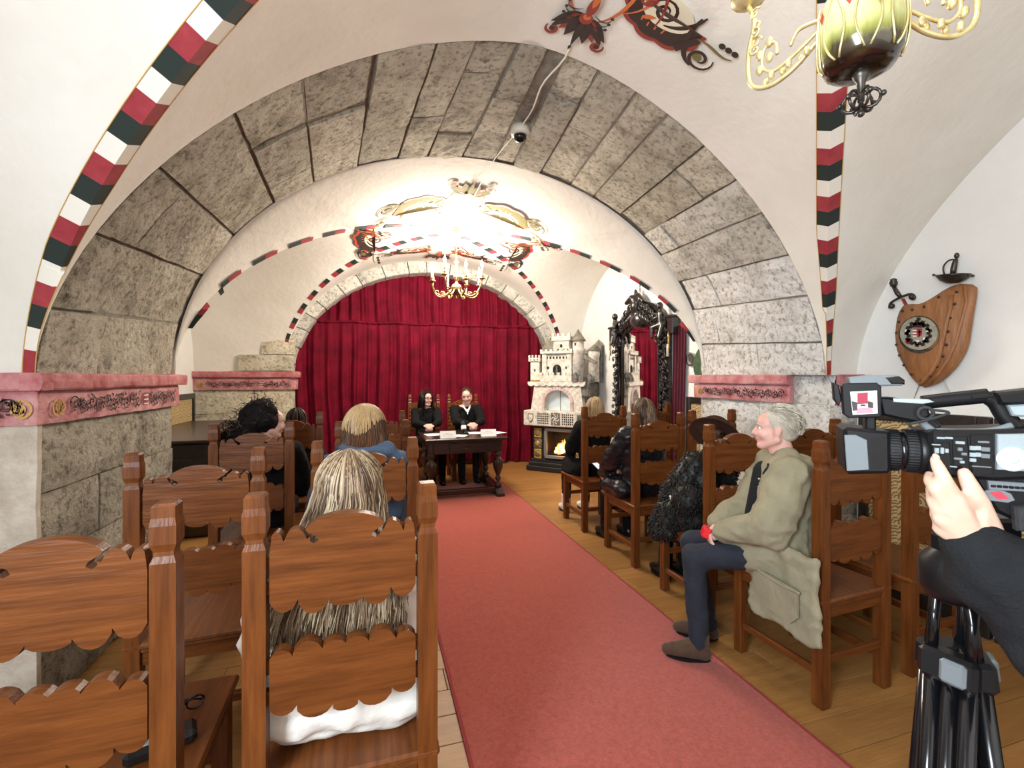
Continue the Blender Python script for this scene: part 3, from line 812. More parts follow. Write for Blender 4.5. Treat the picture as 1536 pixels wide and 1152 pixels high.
def make_chair(label,carved=False):
    t=thing('wooden_chair' if not carved else 'carved_armless_chair',label,'chair',group=None)
    wz,wx,wy=M['wood_z'],M['wood_x'],M['wood_y']
    post=[(.024,0),(.026,.01),(.026,1.075),(.020,1.09),(.0195,1.10),(.0265,1.118),(.0265,1.160),(.0235,1.178),(.0235,1.203),(.019,1.21)]
    if carved: post=[(.024,0),(.026,.01),(.026,1.11),(.018,1.125),(.027,1.145),(.019,1.165),(.024,1.185),(.021,1.215),(.006,1.235)]
    for s in(-1,1):
        mb=MB(); mb.lathe(post,(s*.21,-.22,0),4,0,False,sq=True); ob=mb.build('rear_post',wz,t)
        if carved:
            mb=MB()
            for k in range(9): mb.ball((s*.21,-.193,.60+.055*k),(.016,.008,.022),8,6)
            stuff(mb.build('post_carving',wz,ob))
    for s in(-1,1):
        mb=MB(); mb.box((s*.205,.235,.225),(.05,.05,.45),0,.003); mb.build('front_leg',wz,t)
    fr=((0,-.237,0),(1,0,0),(0,0,1),(0,1,0))
    mb=MB(); mb.prism(crest_poly(),.034,fr,0)
    for s in(-1,1):
        for z in(.975,1.035): mb.box((s*.185,-.22,z),(.03,.02,.035))
    cr=mb.build('top_rail',wx,t)
    mb=MB(); mb.prism(slat_poly(),.034,fr,0)
    for s in(-1,1):
        for z in(.70,.775): mb.box((s*.185,-.22,z),(.03,.02,.035))
    lo=mb.build('lower_slat',wx,t)
    if carved:
        mb=MB()
        for s in(-1,1):
            for (cx,cz,r) in((.05,1.06,.028),(.11,1.02,.032),(.05,.98,.03),(.13,.96,.022)):
                mb.tube([(s*x,-.198,z) for x,z in spiral(cx,cz,.005,r,1,1.5,18)],.006,6)
        mb.ball((0,-.198,1.09),(.02,.012,.03),10,8)
        stuff(mb.build('rail_carving',wx,cr))
    mb=MB(); mb.box((0,.025,.478),(.485,.545,.024),0,.007); mb.box((0,.025,.459),(.47,.53,.014),0,.003); mb.build('seat',wy,t)
    mb=MB(); mb.box((0,-.22,.425),(.37,.022,.05),0,.002); mb.build('seat_rail',wx,t)
    mb=MB(); mb.box((0,.235,.425),(.36,.022,.05),0,.002); mb.build('seat_rail',wx,t)
    for s in(-1,1):
        mb=MB(); mb.box((s*.208,.008,.425),(.022,.405,.05),0,.002); mb.build('seat_rail',wy,t)
        mb=MB(); mb.box((s*.207,.008,.15),(.026,.405,.035),0,.003); mb.build('stretcher',wy,t)
    mb=MB(); mb.box((0,.235,.27),(.36,.026,.035),0,.003); mb.build('stretcher',wx,t)
    mb=MB(); mb.box((0,-.22,.21),(.37,.026,.035),0,.003); mb.build('stretcher',wx,t)
    return t
CH={ # key: (x, y of rear posts, turn, label)
'A1':(-.068,1.28,.01,'nearest aisle chair on the left, holding the blonde in the white quilted jacket'),
'B1':(-.668,1.25,.02,'empty wooden chair nearest the camera, small black case on its seat'),
'A2':(-.03,2.245,.03,'aisle chair on the left under the woman in the denim jacket'),
'B2':(-.66,2.10,.05,'empty wooden chair lit orange in front of the left stone pillar'),
'A3':(.0,3.17,.0,'empty aisle chair in front of the woman in the denim jacket'),
'B3':(-.72,3.22,.0,'shaded wooden chair under the woman with the curly black hair'),
'A4':(.03,4.07,.0,'empty aisle chair of the front left row, nearest the table'),
'B4':(-.63,4.07,.0,'dim wooden chair under the dark-haired head by the far left jamb'),
'C1':(2.16,1.61,.06,'wooden chair under the grey-haired man in the olive parka'),
'C2':(2.17,2.335,.0,'wooden chair under the person in black fur and brown hat'),
'C3':(2.19,3.19,.0,'wooden chair under the long-haired woman holding a phone'),
'C4':(2.17,4.06,.0,'wooden chair under the blonde woman facing the castle stove'),
'D1':(2.80,1.65,.05,'wooden chair behind the video camera, beside the parka man'),
'D2':(2.85,2.40,.0,'empty wooden chair between the parka man and the right pillar'),
'D3':(2.86,3.37,.0,'empty wooden chair in front of the patterned panel, beyond the brown hat'),
'D4':(2.93,4.40,.0,'empty wooden chair in front of the carved mirror, by the right wall'),
}
GRP='carved wooden audience chairs in rows'
first=None
CHO={}
for k,(x,y,rz,lb) in CH.items():
    loc=(x+.22*math.sin(rz)*-1,y+.22*math.cos(rz),0)
    if first is None:
        first=make_chair(lb); first['group']=GRP; first.location=loc; first.rotation_euler=(0,0,rz); CHO[k]=first
    else: CHO[k]=dup(first,loc,rz,lb)
pc=make_chair('high-backed carved chair behind the table under the woman in glasses',True); pc.location=(.735,6.80,0); pc.rotation_euler=(0,0,PI); pc['group']='carved chairs behind the table'
dup(pc,(1.32,6.80,0),PI,'high-backed carved chair behind the table under the smiling man')

# small case and glasses on the empty near chair
t=thing('eyeglasses','folded black eyeglasses with a silver glint on the nearest empty seat','eyeglasses',(-.545,1.60,.491),.5)
mb=MB()
for s in(-1,1): mb.tube([(s*.032+.022*math.cos(a),.0,.022+.019*math.sin(a)) for a in[2*PI*i/14 for i in range(15)]],.0028,6)
mb.tube([(-.011,0,.026),(0,.0,.031),(.011,0,.026)],.0028,6); mb.build('rim',M['black_gloss'],t)
for s in(-1,1):
    mb=MB(); mb.tube([(s*.054,0,.028),(s*.05,.02,.026),(-s*.03,.028+.008*s,.022),(-s*.06,.03+.008*s,.006)],.0028,6); mb.build('temple',M['black_gloss'],t)
t=thing('glasses_case','small black case with a pale top on the nearest empty seat','case',(-.55,1.47,.490),.35)
mb=MB(); mb.box((0,0,.02),(.16,.075,.04),0,.012); mb.build('shell',M['leather'],t)
mb=MB(); mb.box((-.02,.0,.0415),(.10,.055,.004),0,.0015); mb.build('pale_flap',M['silver'],t)

# ------------------------------------------------------------------ table
t=thing('carved_table','dark carved table on turned legs holding the white name cards','table',(1.10,5.98,0))
dw=M['dark_wood']
mb=MB(); mb.box((0,0,.735),(1.02,.94,.03),0,.008); mb.box((0,0,.712),(.98,.90,.016),0,.004); mb.build('tabletop',dw,t)
for (a,b,d) in(((0,-.37,.63),(.80,.03,.15),0),((0,.335,.63),(.80,.03,.15),0),((-.41,0,.63),(.03,.64,.15),0),((.41,0,.63),(.03,.64,.15),0)):
    mb=MB(); mb.box(a,b,0,.004); mb.build('apron',dw,t)
mb=MB(); mb.box((0,-.392,.63),(.42,.014,.11),0,.004); dr=mb.build('drawer',dw,t)
mb=MB(); mb.tube([(-.03,-.40,.635),(-.02,-.415,.615),(.02,-.415,.615),(.03,-.40,.635)],.004,6); mb.ball((0,-.40,.64),.010,8,6); mb.build('drawer_pull',M['brass'],dr)
leg=[(.035,.10),(.045,.115),(.045,.15),(.025,.16),(.022,.18),(.040,.21),(.030,.235),(.022,.25),(.035,.28),(.058,.34),(.066,.40),(.060,.45),(.034,.475),(.028,.49),(.046,.505),(.046,.56)]
for sx in(-1,1):
    for sy in(-1,1):
        mb=MB(); mb.lathe(leg,(sx*.42,sy*.33,0),14); mb.box((sx*.42,sy*.33,.63),(.085,.085,.15),0,.004)
        l=mb.build('turned_leg',dw,t)
        mb=MB()
        for k in range(10): a=2*PI*k/10; mb.ball((sx*.42+.058*math.cos(a),sy*.33+.058*math.sin(a),.41),(.012,.012,.035),6,5)
        stuff(mb.build('leg_carving',dw,l))
    mb=MB(); mb.prism([(-.47,0.009),(.47,0.009),(.47,.045),(.42,.065),(.36,.10),(-.36,.10),(-.42,.065),(-.47,.045)],.10,((sx*.42-.05,0,0),(0,1,0),(0,0,1),(1,0,0))); mb.build('foot_beam',dw,t)
mb=MB(); mb.box((0,-.33,.075),(.76,.07,.06),0,.004); mb.build('stretcher',dw,t)
# papers, cards, microphone
TZ=.7505
def card(x,y,rz,lb):
    t=thing('name_card',lb,'name card',(x,y,TZ),rz,'folded white name cards on the table')
    w,h,d=.195,.085,.035
    mb=MB(); mb.add([(-w/2,-d,0),(w/2,-d,0),(w/2,0,h),(-w/2,0,h),(-w/2,d,0),(w/2,d,0)],[(0,1,2,3),(3,2,5,4)]); 
    mb.add([(-w/2,-d+.002,0),(w/2,-d+.002,0),(w/2,0,h-.003),(-w/2,0,h-.003)],[(3,2,1,0)]); mb.build('folded_card',M['white'],t)
    mb=MB()
    for k,(z,ww) in enumerate(((.052,.07),(.038,.13))):
        for i in range(int(ww/.009)):
            x0=-ww/2+i*.009; y0=-d*(1-z/h)-.0012
            if i%5==4: continue
            mb.add([(x0,y0,z),(x0+.006,y0,z),(x0+.006,y0+.0025,z+.006),(x0,y0+.0025,z+.006)],[(0,1,2,3)])
    stuff(mb.build('printed_lines',M['print'],t))
card(.875,5.62,.04,'white name card in front of the woman in glasses'); card(1.395,5.66,-.05,'white name card in front of the smiling man')
def paper(x,y,rz,lb):
    mb=MB(); mb.box((0,0,.001),(.297,.21,.002)); o=mb.build('paper_sheet',M['white'],None,(x,y,TZ),rz); tag(o,lb,'paper','white paper sheets on the table')
paper(.79,5.98,.1,'white paper sheet under the hands of the woman in glasses'); paper(1.30,6.0,-.15,'white paper sheet under the hands of the smiling man'); paper(1.535,5.93,.55,'white paper sheet sticking out at the table end behind the right card')
paper(1.00,5.80,-.5,'white paper sheet lying between the left name card and the microphone')
t=thing('microphone','black handheld microphone with a white cube collar lying propped on the table','microphone',(1.145,5.93,TZ))
mb=MB(); mb.tube([(.02,-.13,.015),(-.01,.0,.055)],[.013,.019],10); mb.build('handle',M['black'],t)
R=Matrix.Rotation(-.35,3,'X')
mb=MB(); mb.box((-.012,.015,.085),(.062,.062,.05),0,.006,R); mb.build('cube_collar',M['white'],t)
mb=MB(); mb.ball((-.018,.045,.135),(.028,.028,.034),12,8); mb.build('foam_head',M['rubber'],t)
mb=MB(); mb.lathe([(.05,0),(.05,.008),(.012,.012),(.01,.05),(.004,.055)],(-.01,.02,0),14); mb.build('stand',M['black'],t)

# ------------------------------------------------------------------ curtain
t=thing('velvet_curtain','pleated crimson velvet curtain filling the far arch','curtain',(.9,7.74,0))
def pleat(x,seed):
    return .044*math.sin(x*33+2.6*math.sin(x*2.3+seed)+seed)+.034*math.sin(x*17+2.4*math.sin(x*4+seed*2))+.016*math.sin(x*71+2*math.sin(x*6)+seed*3)
def drape(z0,z1,sd,nx,nz,edge):
    mb=MB()
    def fn(i,j):
        x=-2.15+4.7*i; z=z0+(z1-z0)*j
        sway=.10*(1-j)*math.sin(x*1.3+sd)*.5+ .03*math.sin(z*3+x*2)
        a=.45+.75*(1-j) if edge=='low' else .8-.3*j
        pinch=1-math.exp(-((j-(1 if edge=='low' else 0))*14)**2)*.65
        y=pleat(x+sway*(1-j),sd)*a*pinch+.01*mnoise.noise(V(x*4,z*2,sd))
        return V(x,y,z)
    mb.grid(fn,nx,nz); return mb
drape(.015,2.36,1,620,26,'low').build('drape',M['velvet'],t)
drape(2.36,3.4,4,520,16,'up').build('valance',M['velvet'],t)
mb=MB(); 
def hem(i,j):
    x=-2.15+4.7*i; a=2*PI*j
    return V(x,-.012+pleat(x,1)*.25+.022*math.cos(a),2.37+.015*math.sin(x*9)*.5+.022*math.sin(a)*(1+.3*math.sin(x*70)))
mb.grid(hem,400,6); mb.build('gathered_seam',M['velvet'],t)

# ------------------------------------------------------------------ dark sideboard at the left
t=thing('dark_sideboard','long black low sideboard against the left wall beyond the pillar','sideboard',(-1.83,6.0,0))
mb=MB(); mb.box((0,0,.895),(1.02,2.2,.035),0,.008); mb.build('top_board',M['dark_wood'],t)
mb=MB(); mb.box((0,0,.44),(.94,2.1,.86),0,.004); mb.build('carcass',M['black_wood'],t)
for k in range(5):
    mb=MB(); mb.box((0,-1.058,.70-.13*k),(.80,.016,.085),0,.005); mb.build('front_slat',M['black_wood'],t)
for k in range(3):
    mb=MB(); mb.box((.478,-.68+.68*k,.44),(.016,.58,.70),0,.006); mb.build('side_panel',M['black_wood'],t)

# ------------------------------------------------------------------ patterned wall panels
def damask(name):
    m=mat(name,(.42,.29,.13),.8); N=m.node_tree.nodes; L=m.node_tree.links; b=N['Principled BSDF']
    tc=N.new('ShaderNodeTexCoord'); w=N.new('ShaderNodeTexWave'); w.wave_type='RINGS'; w.rings_direction='SPHERICAL'; w.inputs['Scale'].default_value=14; w.inputs['Distortion'].default_value=6; w.inputs['Detail'].default_value=2; w.inputs['Detail Scale'].default_value=1.6
    md=N.new('ShaderNodeVectorMath'); md.operation='PINGPONG' if False else 'MODULO'; md.inputs[1].default_value=(.15,.12,.17); L.new(tc.outputs['Object'],md.inputs[0]); L.new(md.outputs[0],w.inputs['Vector'])
    r=N.new('ShaderNodeValToRGB'); r.color_ramp.elements[0].position=.35; r.color_ramp.elements[0].color=(.24,.145,.055,1); r.color_ramp.elements[1].position=.6; r.color_ramp.elements[1].color=(.60,.46,.24,1); L.new(w.outputs['Fac'],r.inputs['Fac']); L.new(r.outputs[0],b.inputs['Base Color']); return m
M['damask']=damask('gold_damask')
def wall_panel(x,ya,yb,side,lb,z1=1.27):
    t=thing('wall_panel',lb,'wall panel',(x,(ya+yb)/2,0),0,'black framed damask wall panels'); L=abs(yb-ya)
    mb=MB(); mb.box((0,0,z1/2),(.02,L-.02,z1-.02)); mb.build('damask_fabric',M['damask'],t)
    for s in(-1,1):
        mb=MB(); mb.box((side*.012,s*(L/2-.03),z1/2),(.045,.06,z1),0,.006); mb.build('frame_stile',M['black_wood'],t)
    for z,h in((z1-.035,.07),(.06,.12)):
        mb=MB(); mb.box((side*.014,0,z),(.045,L-.12,h),0,.006); mb.build('frame_rail',M['black_wood'],t)
wall_panel(3.485,4.50,3.98,-1,'black framed panel of gold damask under the green plates')
wall_panel(3.385,2.46,1.72,-1,'black framed panel of gold damask under the wooden shield')
wall_panel(3.385,1.70,.6,-1,'black framed panel of gold damask behind the video camera handle')
wall_panel(-2.405,7.42,6.3,1,'dark framed panel above the black sideboard at the left',1.27)

# ------------------------------------------------------------------ mirror on the right wall
t=thing('carved_mirror','tall mirror in a heavily carved black frame hung on a chain','mirror',(3.49,5.43,0))
# local: x = -0.. towards room negative; y along wall; z up
def fy(y,z,d): return V(-d,y,z)
bw=M['black_wood']
def arch_poly(hw,z0,zs,rise,n=14): return [(-hw,z0),(hw,z0)]+[(hw*math.cos(a),zs+rise*math.sin(a)) for a in[PI*i/n for i in range(n+1)]]
fr=((0,0,0),(0,1,0),(0,0,1),(-1,0,0))
mb=MB(); mb.prism(arch_poly(.62,.40,2.05,.45),.05,fr); mb.build('back_board',bw,t)
mg=mat('mirror_glass',(.80,.80,.80),.03,1.0)
mb=MB(); mb.prism(arch_poly(.43,.55,2.02,.19),.004,((-.052,0,0),(0,1,0),(0,0,1),(-1,0,0))); mb.build('mirror_glass',mg,t)
pts=[fy(-.44,.50,.06)]+[fy(-.44*math.cos(a),2.02+.20*math.sin(a),.06) for a in[PI*i/16 for i in range(17)]]+[fy(.44,.50,.06)]
mb=MB(); mb.tube(pts,.018,8); mb.tube([fy(-.44,.52,.06),fy(.44,.52,.06)],.018,8); mb.build('inner_moulding',bw,t)
for s in(-1,1):
    mb=MB(); mb.lathe([(.036,.45),(.036,.55),(.024,.57),(.022,1.0),(.025,1.4),(.021,1.9),(.036,1.93),(.04,1.98)],(-.075,s*.485,0),14); mb.build('column',M['black_gloss'],t)
    mb=MB(); q=random.Random(31+s)
    for k in range(95):
        z=.45+1.65*k/95; y=s*(.575+.05*math.sin(k*1.1)); c=fy(y,z,.06+.022*math.cos(k*1.7))
        mb.ball(c,(q.uniform(.016,.03),q.uniform(.018,.034),q.uniform(.018,.036)),8,6)
        if k%3==0: mb.tube([fy(y+s*x*.9-.0,z+w,.11) for x,w in spiral(0,0,.006,.04,q.random()*6,1.2,12)],.008,5)
    stuff(mb.build('carved_border',bw,t))
    # seated carved figure on each shoulder
    b=MB(); y=s*.56; z=2.08
    b.cap(fy(y,z+.05,.10),.055,fy(y-s*.01,z+.20,.11),.045); b.ball(fy(y-s*.015,z+.29,.12),(.045,.042,.052)); b.cap(fy(y-s*.01,z+.21,.11),.03,fy(y-s*.015,z+.28,.12),.025)
    b.cap(fy(y,z+.06,.11),.042,fy(y-s*.10,z+.03,.17),.032); b.cap(fy(y-s*.10,z+.03,.17),.032,fy(y-s*.09,z-.09,.18),.024)
    b.cap(fy(y+s*.03,z+.05,.11),.04,fy(y+s*.02,z-.10,.16),.026); b.cap(fy(y+s*.03,z+.19,.11),.028,fy(y-s*.09,z+.13,.16),.02); b.cap(fy(y-s*.04,z+.19,.11),.026,fy(y-s*.14,z+.20,.13),.018)
    part(remesh(b,.012,1),'carved_figure',bw,t)
    mb=MB()
    for k in range(5): mb.tube([fy(s*.50+x,2.02+.02*k-.05+w,.10) for x,w in spiral(.0+.03*math.cos(k*2),0,.01,.06,k*1.3,1.2,14)],.012,6)
    stuff(mb.build('leaf_scrolls',bw,t))
# crest: helm with lambrequins
mb=MB(); q=random.Random(5)
for s in(-1,1):
    for k in range(11):
        a=.15+k*.13; cx=s*(.42-.036*k); cz=2.17+.26*math.sin(min(1.5,k*.16))
        mb.tube([fy(cx+s*x,cz+w,.09+.02*(k%3)) for x,w in spiral(0,0,.008,.075-.002*k,q.random()*6,1.4,18)],[.014]*10+[.012]*9,6)
        mb.ball(fy(cx,cz,.08),(.03,.05,.05),8,6)
for k in range(9): mb.tube([fy(-.30+.075*k,2.16+.06*math.sin(PI*k/8),.10),fy(-.24+.06*k,2.26+.08*math.sin(PI*k/8),.12),fy(-.2+.05*k,2.36+.10*math.sin(PI*k/8),.08)],[.02,.026,.008],6)
stuff(mb.build('crest_scrolls',bw,t))
b=MB(); b.ball(fy(0,2.50,.11),(.085,.085,.11)); b.cap(fy(0,2.36,.10),.07,fy(0,2.44,.11),.085); b.cap(fy(.02,2.55,.16),.05,fy(.11,2.50,.19),.03); b.cap(fy(-.03,2.58,.10),.045,fy(-.13,2.50,.09),.03); b.cap(fy(0,2.58,.1),.04,fy(.03,2.66,.1),.02); b.ball(fy(0,2.26,.11),(.06,.13,.11))
part(remesh(b,.012,1),'crest_helm',bw,t)
mb=MB()
for s in(-1,1):
    for k in range(6): mb.ball(fy(s*(.08+.07*k),.44-.0*k,.08),(.03,.045,.05),8,6)
mb.box(fy(0,.40,.06),(.12,1.12,.10),0,.01); stuff(mb.build('carved_base',bw,t))
mb=MB()
for k in range(9):
    z=2.66+.042*k
    ring=[(0,.010*math.cos(a),.026*math.sin(a)) for a in[2*PI*i/10 for i in range(11)]]
    mb.tube([(-.05+(p[1] if k%2 else 0),(0 if k%2 else p[1]),z+p[2]) for p in ring],.0035,5)
stuff(mb.build('hanging_chain',M['iron'],t))
def sconce(y,lb):
    t=thing('wall_sconce',lb,'wall sconce',(3.49,y,1.98),0,'candle sconces beside the carved mirror')
    mb=MB(); mb.box((-.06,0,.13),(.12,.11,.20),0,.01); mb.box((-.06,0,.24),(.15,.14,.03),0,.006); mb.build('bracket',M['black_wood'],t)
    mb=MB(); mb.lathe([(.012,-.17),(.02,-.15),(.014,-.1),(.018,.0),(.014,.05)],(-.13,0,0),10); mb.build('brass_holder',M['brass'],t)
    mb=MB(); mb.lathe([(.014,-.04),(.013,.10),(.003,.11)],(-.145,0,-.20),8); mb.build('candle',M['candle'],t)
sconce(4.69,'black sconce with a brass candle holder, right of the carved mirror'); sconce(6.10,'black sconce with a brass candle holder, left of the carved mirror')
t=thing('side_drape','narrow dark red drape hanging behind the right edge of the mirror','drape',(3.485,4.725,0))
mb=MB(); mb.grid(lambda i,j:V(-.02-.02*math.sin(i*26),-.20+.22*i+.015*math.sin(j*5),.35+1.75*j),40,10); mb.build('drape',M['velvet_d'],t)

# plates on the right wall
def plate(y,z,r,m1,m2,lb,d=.03):
    t=thing('wall_plate',lb,'plate',(3.495,y,z),0,'ornamental plates on the right wall')
    R=Matrix.Rotation(-PI/2,3,'Y')
    mb=MB(); mb.lathe([(r*.55,0),(r*.62,.006),(r,.03*r/.2+.01),(r,.038*r/.2+.01),(r*.66,.014),(r*.6,.012)],(0,0,0),28,0,True,R); mb.build('rim',m1,t)
    mb=MB(); mb.lathe([(r*.61,.010),(r*.3,.012),(.001,.014)],(0,0,0),28,0,True,R); c=mb.build('well',m2,t)
    mb=MB()
    for k in range(8):
        a=2*PI*k/8; mb.ball((-.016,r*.35*math.cos(a),r*.35*math.sin(a)),(.004,r*.12,r*.12),8,5)
    stuff(mb.build('relief',m1,c))
gl=mat('green_glaze',(.035,.085,.045),.2,c2=(.11,.17,.10),nscale=12,coat=.5); gl2=mat('olive_glaze',(.10,.14,.06),.25,c2=(.05,.08,.04),nscale=18,coat=.4)
pw=mat('pewter',(.09,.085,.08),.45,.5,c2=(.16,.15,.14),nscale=25)
plate(4.10,1.62,.25,gl,gl2,'large green glazed plate half hidden by the right pillar')
plate(4.12,1.95,.20,pw,mat('dark_enamel',(.03,.03,.03),.3,c2=(.25,.03,.02),nscale=8),'dark plate with a red patch above the green plate')
plate(4.45,1.70,.08,pw,pw,'small dark round plaque beside the green plate')

# ------------------------------------------------------------------ castle stove
t=thing('castle_stove','pale ceramic stove shaped like a castle with a fire glowing below','stove',(2.40,7.02,0),-PI/4)
def brick(name,c,c2,mort,sx=9):
    m=mat(name,c,.85); N=m.node_tree.nodes; L=m.node_tree.links; b=N['Principled BSDF']
    tc=N.new('ShaderNodeTexCoord'); n=N.new('ShaderNodeTexNoise'); n.inputs['Scale'].default_value=18; n.inputs['Detail'].default_value=6; L.new(tc.outputs['Object'],n.inputs['Vector'])
    r=N.new('ShaderNodeValToRGB'); r.color_ramp.elements[0].position=.35; r.color_ramp.elements[0].color=(*c2,1); r.color_ramp.elements[1].position=.6; r.color_ramp.elements[1].color=(*c,1); L.new(n.outputs['Fac'],r.inputs['Fac']); L.new(r.outputs[0],b.inputs['Base Color'])
    bp=N.new('ShaderNodeBump'); bp.inputs['Strength'].default_value=.5; bp.inputs['Distance'].default_value=.01; L.new(n.outputs['Fac'],bp.inputs['Height']); L.new(bp.outputs[0],b.inputs['Normal']); return m
ck=brick('castle_ceramic',(.70,.66,.60),(.46,.42,.36),0); cpk=brick('pink_ceramic',(.62,.48,.45),(.45,.32,.29),0); cro=brick('roof_ceramic',(.24,.22,.17),(.14,.13,.10),0); crk=brick('rock_ceramic',(.17,.16,.14),(.07,.065,.06),0)
blk=M['black']; cast=mat('cast_iron',(.02,.02,.021),.5,.3,bump=.2,bscale=40)
W_=.95; D_=.62
mb=MB(); mb.box((W_/2,D_/2-.02,.04),(W_+.06,D_+.04,.08),0,.01); mb.box((W_/2,D_/2-.01,.11),(W_,D_,.06),0,.01); mb.box((W_/2,D_/2,.165),(W_-.06,D_-.03,.05),0,.008); mb.build('plinth',cast,t)
# body made of a back and cheeks so that the firebox is hollow
for a,b in(((.16,D_/2,.45),(.20,D_-.06,.54)),((.86,D_/2,.45),(.16,D_-.06,.54)),((.53,D_-.10,.45),(.58,.12,.54)),((.53,.30,.205),(.54,.50,.05)),((.53,.30,.70),(.54,.50,.04))):
    mb=MB(); mb.box(a,b,0,.004); mb.build('stove_wall',cast,t)
ty=mat('ochre_tile',(.55,.36,.08),.25,c2=(.20,.12,.03),nscale=22,coat=.5); tb=mat('dark_tile',(.05,.045,.04),.25,c2=(.25,.2,.13),nscale=30,coat=.5)
for x in(.155,.86):
    for k,mm in enumerate((ty,tb,ty)):
        mb=MB(); mb.box((x,.018,.27+.165*k),(.13,.03,.155),0,.012); ob=mb.build('glazed_tile',mm,t)
        mb=MB(); mb.lathe([(.045,0),(.045,.006),(.025,.012),(.001,.014)],(x,.003,.27+.165*k),12,0,True,Matrix.Rotation(PI/2,3,'X')); mb.build('tile_boss',tb if mm is ty else ty,ob)
mb=MB()
for a,b in(((.53,.01,.665),(.50,.045,.05)),((.53,.01,.235),(.50,.045,.05)),((.295,.01,.45),(.05,.045,.40)),((.765,.01,.45),(.05,.045,.40))): mb.box(a,b,0,.008)
mb.build('door_frame',M['grey'],t)
fl=emit('flame',(1.0,.28,.05),5); fy_=emit('flame_core',(1.0,.62,.2),9); em=emit('embers',(1.0,.12,.02),2.5)
mb=MB(); q=random.Random(8)
for k in range(16):
    x=.40+.26*q.random(); y=.14+.22*q.random(); h=q.uniform(.08,.24)*(1-abs(x-.53)*2.2)
    mb.tube([(x,y,.27),(x+q.uniform(-.02,.02),y,.27+h*.35),(x+q.uniform(-.03,.03),y,.27+h*.7),(x+q.uniform(-.03,.03),y,.27+h)],[.03,.034,.018,.002],7,0 if k%3 else 1)
stuff(mb.build('flames',[fl,fy_],t))
for k,(a,b) in enumerate((((.34,.12,.255),(.70,.22,.265)),((.38,.28,.255),(.72,.15,.27)),((.42,.16,.30),(.64,.27,.31)))):
    mb=MB(); mb.tube([a,b],.03,8); mb.build('log',em if k==2 else mat('charred_log',(.03,.02,.015),.9),t)
point_light('fire_light',(2.40+.53*math.cos(-PI/4)-.1*.7,7.02+.53*math.sin(-PI/4)-.1*.7,.45),1.5,(1,.4,.12),.05)
gm=mat('stove_glass',(.9,.9,.9),.02,trans=1.0,alpha=.25); mb=MB(); mb.box((.53,.03,.45),(.44,.004,.38)); mb.build('door_glass',gm,t)
# mantel with lattice, crest and shield
mb=MB(); mb.box((W_/2,.22,.845),(W_+.10,.62,.24),0,.012); mb.build('mantel',ck,t)
mb=MB()
for x0 in(.21,.62):
    for i in range(6):
        for j in range(5): mb.box((x0+.033*i,-.091,.772+.036*j),(.019,.006,.022))
stuff(mb.build('lattice_openings',blk,t))
mb=MB(); mb.box((.505,-.092,.845),(.15,.014,.19),0,.005); cr=mb.build('crest_plaque',crk,t)
mb=MB()
for i in range(22): a=i*1.1; r=.006*i**.75; mb.ball((.505+r*math.cos(a)*1.1,-.10,.845+r*math.sin(a)*1.5),(.012,.008,.013),6,5)
stuff(mb.build('plaque_relief',ck,cr))
sh=[(-.045,.07),(.045,.07),(.05,-.01),(.02,-.06),(0,-.075),(-.02,-.06),(-.05,-.01)]
mb=MB(); mb.prism(sh,.010,((.08,-.088,.85),(1,0,0),(0,0,1),(0,-1,0))); o_=mb.build('shield_relief',crk,t)
mb=MB(); mb.prism([(x*.75,z*.75) for x,z in sh],.014,((.08,-.088,.85),(1,0,0),(0,0,1),(0,-1,0))); mb.build('shield_face',ck,o_)
mb=MB(); mb.prism(sh,.010,((.90,-.088,.85),(1,0,0),(0,0,1),(0,-1,0))); mb.build('shield_relief',crk,t)
# arched niche storey
def arch_wall(x0,x1,z0,z1,cx,hw,zs,rise,y,th,mm,name):
    P=[(x0+.03,z0),(cx-hw,z0),(cx-hw,zs)]+[(cx-hw*math.cos(a),zs+rise*math.sin(a)) for a in[PI*i/14 for i in range(1,14)]]+[(cx+hw,zs),(cx+hw,z0),(x1-.0,z0),(x1-.04,z1),(x0+.06,z1)]
    P[0]=(x0,z0)
    mb=MB(); mb.prism(P,th,((0,y,0),(1,0,0),(0,0,1),(0,1,0))); return mb.build(name,mm,t)
arch_wall(.04,.92,.965,1.36,.50,.215,1.10,.19,.0,.12,ck,'niche_wall')
ring=[]
for k in range(15):
    a0=PI*k/15+.01;a1=PI*(k+1)/15-.01
    P=[(.50+.215*math.cos(a0),1.10+.19*math.sin(a0)),(.50+.265*math.cos(a0),1.10+.24*math.sin(a0)),(.50+.265*math.cos(a1),1.10+.24*math.sin(a1)),(.50+.215*math.cos(a1),1.10+.19*math.sin(a1))]
    mb=MB(); mb.prism(P,.03,((0,-.02,0),(1,0,0),(0,0,1),(0,1,0))); mb.build('arch_brick',cpk,t)
for s in(-1,1):
    for k in range(3):
        mb=MB(); mb.box((.50+s*.24,-.005,.99+.04*k),(.05,.03,.036),0,.002); mb.build('arch_brick',cpk,t)
bl=mat('sky_blue_glaze',(.50,.62,.68),.3,c2=(.75,.80,.82),nscale=7,coat=.3)
mb=MB(); mb.box((.50,.14,1.13),(.46,.03,.34)); mb.build('niche_back',bl,t)
mb=MB(); mb.box((.50,.12,1.13),(.008,.012,.34)); mb.build('niche_bar',cro,t)
for a,b in(((.10,.33,1.16),(.10,.42,.40)),((.88,.33,1.16),(.08,.42,.40)),((.5,.42,1.16),(.74,.26,.40))):
    mb=MB(); mb.box(a,b,0,.008); mb.build('stove_side',crk,t)
